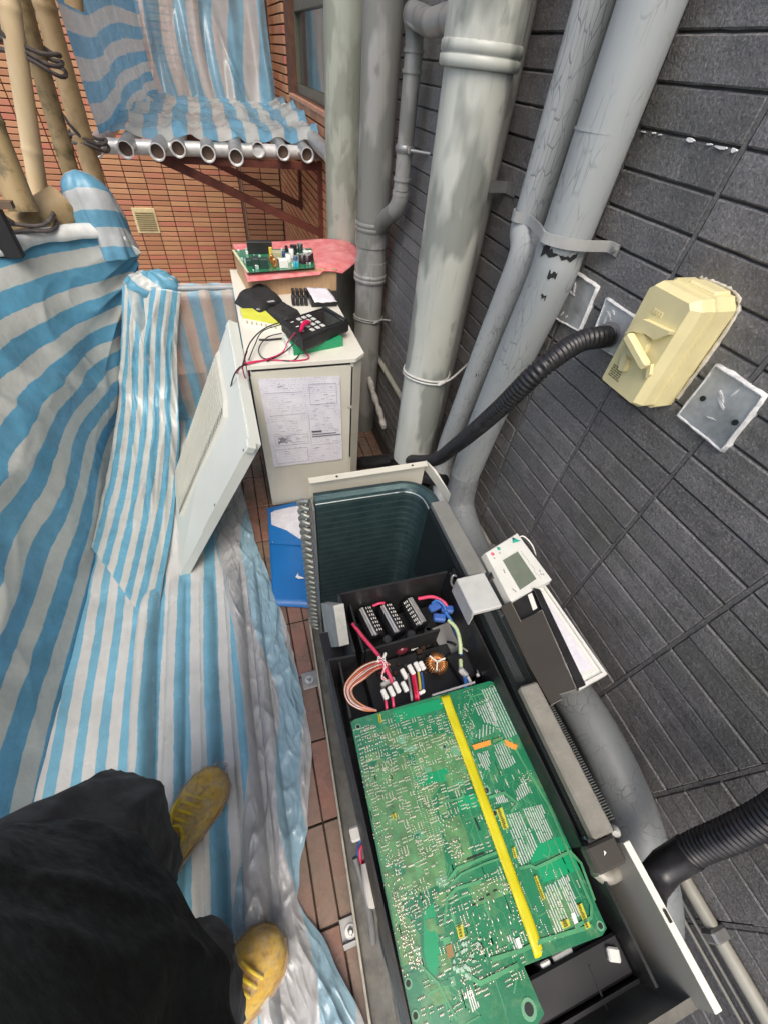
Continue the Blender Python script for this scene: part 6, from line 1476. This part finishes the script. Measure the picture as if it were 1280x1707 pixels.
# ------------------------------------------------------------ bamboo poles
def mat_bam(name, a, b_, moss=0.0):
    n = NT(name); p = n.pos((1,1,.25)); k = n.mix(n.ramp(n.noise(p, 16, 5), ((.3, 0.0), (.7, 1.0))), a, b_)
    if moss: k = n.mix(n.ramp(n.noise(n.pos(), 14, 6, .65), ((.48, 0.0), (.62, moss))), k, (.085,.075,.035))
    n.col(k); n.setp(Roughness=.55); n.bump(n.noise(p, 60), .2, .003); return n.m
BA, BBm, BCm = mat_bam('bamboo_pale', (.60,.44,.24), (.68,.54,.33)), mat_bam('bamboo_mossy', (.30,.22,.11), (.38,.28,.14), .8), mat_bam('bamboo_tan', (.40,.28,.14), (.47,.34,.18), .3)
def bamboo(a, b_, r, mat, label, ext0=1.0, ext1=1.0, node=.38):
    a, b_ = V(a), V(b_); d = (b_-a).normalized(); p0, p1 = a-d*ext0, b_+d*ext1; L = (p1-p0).length; pts = []; rs = []
    n = max(1, int(L/node))
    for i in range(n+1):
        for dz, k in ((-.030, 1.0), (-.008, 1.03), (0, 1.10), (.008, 1.02), (.030, .985)):
            s_ = i*node+dz+.2*node
            if 0 <= s_ <= L: pts.append(p0+d*s_); rs.append(r*k*(1-.03*i/n))
    pts = [p0]+pts+[p1]; rs = [r]+rs+[r]
    t = thing('bamboo_pole', p0, label, 'bamboo pole', 'bamboo scaffold poles'); MB().tube(pts, rs, 18).build('culm', mat, t); return t
bamboo(PY(14,0,2.45), PY(68,340,2.40), .033, BA, 'pale cream bamboo pole, brightest of the scaffold poles', 1.2, 1.4)
bamboo(PY(34,0,2.62), PY(122,300,2.58), .034, BBm, 'mossy dark bamboo pole crossing behind the pale one', 1.2, 1.4)
bamboo(PY(72,0,2.85), PY(156,290,2.80), .041, BCm, 'tan bamboo pole leaning beside the left end of the pipe shelf', 1.2, 1.4)
bamboo(PY(-26,190,2.15), PY(40,352,2.1), .046, BBm, 'thick mossy bamboo pole leaning in at the left edge', 1.2, .0)
lg = bamboo(PY(-30,428,2.06), PY(150,318,2.34), .070, mat_bam('bamboo_log', (.28,.20,.10), (.36,.26,.13), .7), 'thick bamboo lying level above the tarp ridge', .6, -.12, .5)
bamboo(PY(118,-60,2.7), PY(124,12,2.7), .03, BCm, 'short cut bamboo end hanging at the top of the picture', .2, 0, .5)
ROPE = M('dark_binding_strip', (.10,.085,.08), .7, var=.4, scale=50, bump=.5, bscale=150)
def binding(u, v, y, rx, ry, label, tilt, n=3):
    c = PY(u, v, y); t = thing('binding_strip', c, label, 'binding', 'scaffold bindings')
    for k in range(n):
        pts = []
        for q in range(25):
            a = q*2*math.pi/24; x = math.cos(a)*rx; pts.append(c+V((x, math.sin(a)*ry, -x*tilt+.022*(k-1)+.008*math.sin(a*3+k))))
        MB().tube(pts, .007, 7, caps=False).build('strip_turn', ROPE, t)
    MB().tube([c+V((-.2*rx,-ry,.01)), c+V((-.5*rx,-ry-.02,.05)), c+V((-.75*rx,-ry-.01,.10))], [.008,.006,.003], 6).build('loose_tail', ROPE, t)
binding(48, 82, 2.53, .095, .10, 'grey plastic strip lashing the pale and mossy bamboo together', .35)
binding(146, 228, 2.85, .075, .075, 'dark strip lashing by the left end of the pipe shelf', .2, 2)
binding(45, 365, 2.15, .09, .09, 'thin dark strips lashing the level bamboo at the left', -.1, 2)
dk = thing('dark_panel', PY(10, 400, 2.0), 'dark panel edge showing behind the bamboo at the left edge', 'panel')
MB().box(PY(-8, 385, 1.98), (.10, .03, .16), bev=.004).build('panel_board', M('black_board', (.012,.012,.013), .5), dk); MB().box(PY(-8, 340, 1.98), (.10, .03, .02)).build('panel_top', M('brown_board', (.12,.08,.05), .6), dk)
# ------------------------------------------------------------ the person taking the picture (seen from above: jacket, trouser legs, shoes)
FACE = V((.74, .67, 0)).normalized(); SIDE = V((-FACE.y, FACE.x, 0))      # SIDE points to the person's left
pe = thing('person', (-.36, .0, 0), 'person in black jacket and dark trousers with yellow plastic-covered shoes, standing on the tarp', 'person')
SKIN = M('skin', (.52,.33,.24), .5, var=.08); HAIR = M('black_hair', (.012,.011,.010), .5)
pv = V((-.375, -.085, .88))
LA, RA = V((-.440, .122, .075)), V((-.335, -.165, .075))
LH, RH = pv+SIDE*.10, pv-SIDE*.10
LK, RK = V((-.372, .158, .50)), V((-.262, -.078, .50))
ch_ = pv+V((0,0,.40))-FACE*.02
nk = pv+V((0,0,.60))-FACE*.0; hdp = nk+V((0,0,.13))+FACE*.05
LS, RS = ch_+SIDE*.19+V((0,0,.13)), ch_-SIDE*.19+V((0,0,.13))
LE, RE = LS+V((0,0,-.27))+FACE*.10+SIDE*.06, RS+V((0,0,-.25))+FACE*.14-SIDE*.06
LW_, RW_ = V((-.115, -.12, 1.36)), V((.05, -.15, 1.36))
jn = [(pv,.12),(pv+V((0,0,.2)),.115),(ch_,.14),(nk,.055),(hdp-V((0,0,.06)),.06),(hdp+V((0,0,.02)),.095),(hdp+V((0,0,.10)),.075),
      (LH,.085),(LK,.058),(LA,.038),(RH,.085),(RK,.058),(RA,.038),(LS,.06),(LE,.042),(LW_,.028),(RS,.06),(RE,.042),(RW_,.028)]
ed = [(0,1),(1,2),(2,3),(3,4),(4,5),(5,6),(0,7),(7,8),(8,9),(0,10),(10,11),(11,12),(2,13),(13,14),(14,15),(2,16),(16,17),(17,18)]
me = bpy.data.meshes.new('body'); org = pe.location; me.from_pydata([tuple(p-org) for p, _ in jn], ed, []); me.materials.append(SKIN)
bo = bpy.data.objects.new('body', me); sc.collection.objects.link(bo); bo.parent = pe
sk = bo.modifiers.new('skin', 'SKIN')
for i, (_, r) in enumerate(jn): me.skin_vertices[0].data[i].radius = (r, r)
me.skin_vertices[0].data[0].use_root = True
bo.modifiers.new('smooth', 'SUBSURF').levels = 2; bo.modifiers['smooth'].render_levels = 2
def wr(a, z, sd):
    r1 = max(0, 1-abs(nz(math.cos(a)*1.3+z*2.2, math.sin(a)*1.3-z*3.0, sd))*2.4); r2 = max(0, 1-abs(nz(math.cos(a)*2.4-z*4, math.sin(a)*2.4+z*5, sd+9))*2.4); return 1+.09*r1**3+.05*r2**3
def ering(c, fx, fy, rx, ry, n=28, wob=0.0, sd=0):
    c = V(c); return [c+fx*(math.cos(a)*rx*wr(a, c.z, sd)*(1+wob*nz(math.cos(a)*1.6, math.sin(a)*1.6, c.z*5+sd)))+fy*(math.sin(a)*ry*wr(a, c.z, sd)*(1+wob*nz(math.cos(a)*1.6+5, math.sin(a)*1.6, c.z*5+sd))) for a in [k*2*math.pi/n for k in range(n)]]
JK = M('black_jacket', (.007,.007,.0075), .72, var=.3, scale=30, bump=.35, bscale=22, dist=.012)
TR = M('charcoal_trousers', (.080,.082,.085), .75, var=.25, scale=20, bump=.4, bscale=16, dist=.012)
UPV = V((0,0,1))
rg = []
for i in range(60):
    t = i/59; z = .70+t*.76; k = interp(((0,1.16),(.12,1.10),(.35,1.0),(.6,1.02),(.8,1.04),(.92,.72),(1,.34)), t); c = V((pv.x, pv.y, z))+FACE*(.035*math.sin(t*3.1)-.01+.045*max(0, .4-t))
    rg.append(ering(c, SIDE, FACE, .222*k, .160*k*(1+.25*max(0, .5-t)), 96, .10, 3))
jk = MB().loft(rg, caps=False).build('jacket', JK, pe); jk.modifiers.new('smooth', 'SUBSURF').render_levels = 1
for S_, E_, W_ in ((LS, LE, LW_), (RS, RE, RW_)):
    sp = smooth_path([ch_.lerp(S_, .75), S_, (S_+E_)/2, E_, (E_+W_)/2, E_.lerp(W_, .88)], 5); MB().tube(sp, [.085-.035*i/len(sp)+.006*nz(i*.7, 2) for i in range(len(sp))], 20).build('sleeve', JK, jk)
def leg(H, K, A, sd):
    sp = smooth_path([H+V((0,0,.10)), H, (H+K)/2+FACE*.02, K, (K+A)/2, A+V((0,0,.03))], 16); n = len(sp); rings = []
    for i, p in enumerate(sp):
        t = i/(n-1); r = interp(((0,.125),(.25,.118),(.55,.096),(.8,.088),(1,.082)), t)
        if t > .78: r *= 1+.05*math.sin(t*60)
        rings.append(ering(p, SIDE, FACE, r, r*1.05, 64, .16, sd))
    return MB().loft(rings, caps=False).build('trouser_leg', TR, pe)
leg(LH, LK, LA, 1); leg(RH, RK, RA, 7)
# hands that steady the phone (below and behind the lens)
def hand(W_, out_, nm):
    fw = UPV.copy(); sd_ = V((1,0,0))*out_; bk = V((0,-1,0)); mbh = MB(); pal = W_+fw*.045
    mbh.loft([[W_+sd_*a*.026+bk*b_*.016 for a, b_ in ((-1,-1),(1,-1),(1,1),(-1,1))], [pal+sd_*a*.038+bk*b_*.014 for a, b_ in ((-1,-1),(1,-1),(1,1),(-1,1))], [pal+fw*.04+sd_*a*.040+bk*b_*.011 for a, b_ in ((-1,-1),(1,-1),(1,1),(-1,1))]])
    ho = mbh.build('hand', SKIN, pe); ho.modifiers.new('s', 'SUBSURF').render_levels = 2
    for i, L in enumerate((.065,.075,.070,.055)):
        b0 = pal+fw*.036+sd_*(-.028+i*.019); wire('finger', [b0, b0+fw*L*.45+bk*.010, b0+fw*L*.8+bk*.004, b0+fw*L*.86-bk*.010], [.0085]*22, SKIN, ho, seg=8)
    b0 = W_+fw*.03-sd_*.034; wire('thumb', [b0, b0+fw*.025-sd_*.02, b0+fw*.055-sd_*.018], [.0095]*15, SKIN, ho, seg=8)
hand(LW_, 1, 'left'); hand(RW_, -1, 'right')
# head: hair cap and face (outside the picture)
hr = MB(); hr.grid(24, 12, lambda s_, t: hdp+V((0,0,.035))-FACE*.012+V((math.cos(s_*6.2832)*math.cos(t*1.57)*.103, math.sin(s_*6.2832)*math.cos(t*1.57)*.108, math.sin(t*1.57)*.115))); hr.build('hair', HAIR, pe)
for s_ in (-1, 1):
    MB().dome(hdp+FACE*.088+SIDE*.034*s_+V((0,0,.005)), .011, .006, 10).build('eye', M('eye_dark', (.03,.02,.015), .2), pe); MB().box(hdp+SIDE*.098*s_, (.02,.03,.05), bev=.008).build('ear', SKIN, pe)
MB().prism([hdp+FACE*.09+SIDE*.012-V((0,0,.03)), hdp+FACE*.09-SIDE*.012-V((0,0,.03)), hdp+FACE*.12-V((0,0,.028)), hdp+FACE*.092+V((0,0,.012))][:3], V((0,0,.03))).build('nose', SKIN, pe)
MB().box(hdp+FACE*.088-V((0,0,.055)), (.04,.012,.008), rot=frame(SIDE, FACE), bev=.003).build('mouth', M('lip', (.42,.2,.17), .5), pe)
# shoes
def mat_shoe():
    n = NT('yellow_shoe'); p = n.pos(); k = n.mix(n.ramp(n.noise(p, 30, 5), ((.35, 0.0), (.7, 1.0))), (.68,.40,.035), (.82,.56,.10)); k = n.mix(n.ramp(n.noise(p, 70, 4, .7), ((.48, 0.0), (.66, .8))), k, (.36,.21,.08)); n.col(k); n.setp(Roughness=.6); n.bump(n.noise(p, 90), .3, .002); return n.m
SHOE = mat_shoe(); LACE = M('yellow_lace', (.85,.62,.04), .6, var=.1, scale=90)
n = NT('clear_shoe_cover'); p_ = n.pos(); n.setp(Base_Color=(.92,.90,.84,1), Roughness=.12, Specular_IOR_Level=.6); n.bump(n.noise(n.pos((1,2.2,1)), 60, 5, .7), 1.0, .012)
tpn = n.n('ShaderNodeBsdfTransparent'); mxn = n.n('ShaderNodeMixShader'); n.l(n.math('MULTIPLY', n.ramp(n.noise(p_, 26, 5, .7), ((.40, .97), (.66, .70))), 1.0), mxn.inputs[0]); n.l(n.b.outputs[0], mxn.inputs[1]); n.l(tpn.outputs[0], mxn.inputs[2]); n.l(mxn.outputs[0], n.out.inputs[0]); COVER = n.m
SOLE = M('tan_sole', (.36,.22,.10), .6, var=.2, scale=40)
def shoe(heel, toe, z0, sd):
    heel, toe = V(heel), V(toe); d = (toe-heel).normalized(); s_ = V((-d.y, d.x, 0)); L = (toe-heel).length
    prof = ((0,.028,.075),(.06,.038,.088),(.2,.042,.100),(.34,.043,.098),(.46,.047,.084),(.6,.054,.070),(.74,.058,.062),(.86,.053,.056),(.95,.038,.046),(1.0,.014,.032))
    def rr_(k, w_, h_): 
        c = heel+d*(k*L)+V((0,0,z0)); return [c+s_*(math.cos(a)*w_*(1.0 if math.sin(a) < .2 else .9))+V((0,0,(max(0, math.sin(a))**.8)*h_+(-.0 if math.sin(a) >= 0 else 0)+.018)) if math.sin(a) >= -.01 else c+s_*(math.cos(a)*w_)+V((0,0,.018+.016*math.sin(a))) for a in [q*2*math.pi/24 for q in range(24)]]
    sh_ = MB().loft([rr_(*q) for q in prof]).build('shoe', SHOE, pe)
    MB().loft([[heel+d*(k*L)+V((0,0,z0+zz))+s_*a*(w_+.005) for a, zz in ((-1,0),(1,0),(1,.016),(-1,.016))] for k, w_, _ in prof], smooth=False).build('sole', SOLE, sh_)
    for q in range(5):
        k = .48+q*.060; w_ = .026; h_ = interp([(a, c) for a, b_, c in prof], k)+.020; c = heel+d*(k*L)+V((0,0,z0+h_))
        wire('lace', [c+s_*w_-V((0,0,.008)), c+d*.006+V((0,0,.004)), c-s_*w_+d*.012-V((0,0,.008))], .0038, LACE, sh_)
    c = heel+d*(.50*L)+V((0,0,z0+.108))
    for sg in (1, -1): wire('lace_bow', [c, c+s_*sg*.022+d*.01+V((0,0,.012)), c+s_*sg*.040-d*.004+V((0,0,.004)), c+s_*sg*.026-d*.014, c], .0042, LACE, sh_)
    wire('lace_end', [c, c-s_*.030-d*.02, c-s_*.052-d*.05-V((0,0,.03)), c-s_*.055-d*.09-V((0,0,.06))], .0048, LACE, sh_)
    wire('lace_end', [c, c+s_*.02+d*.025-V((0,0,.004)), c+s_*.03+d*.05-V((0,0,.022))], .0042, LACE, sh_)
    rng = random.Random(sd); cov = MB(); prof2 = [(-.02,.04,.09)]+[(k, w_+.010, h_+.010) for k, w_, h_ in prof if k > .05]+[(1.06,.010,.03)]
    cov.loft([[p+V((rng.gauss(0,.0022), rng.gauss(0,.0022), rng.gauss(0,.0025))) for p in rr_(*q)] for q in prof2 if q[0] > .30]); cov.build('plastic_cover', COVER, sh_)
shoe((-.462, .095, 0), (-.262, .320, 0), .035, 3)
shoe((-.365, -.195, 0), (-.146, -.050, 0), .048, 5)
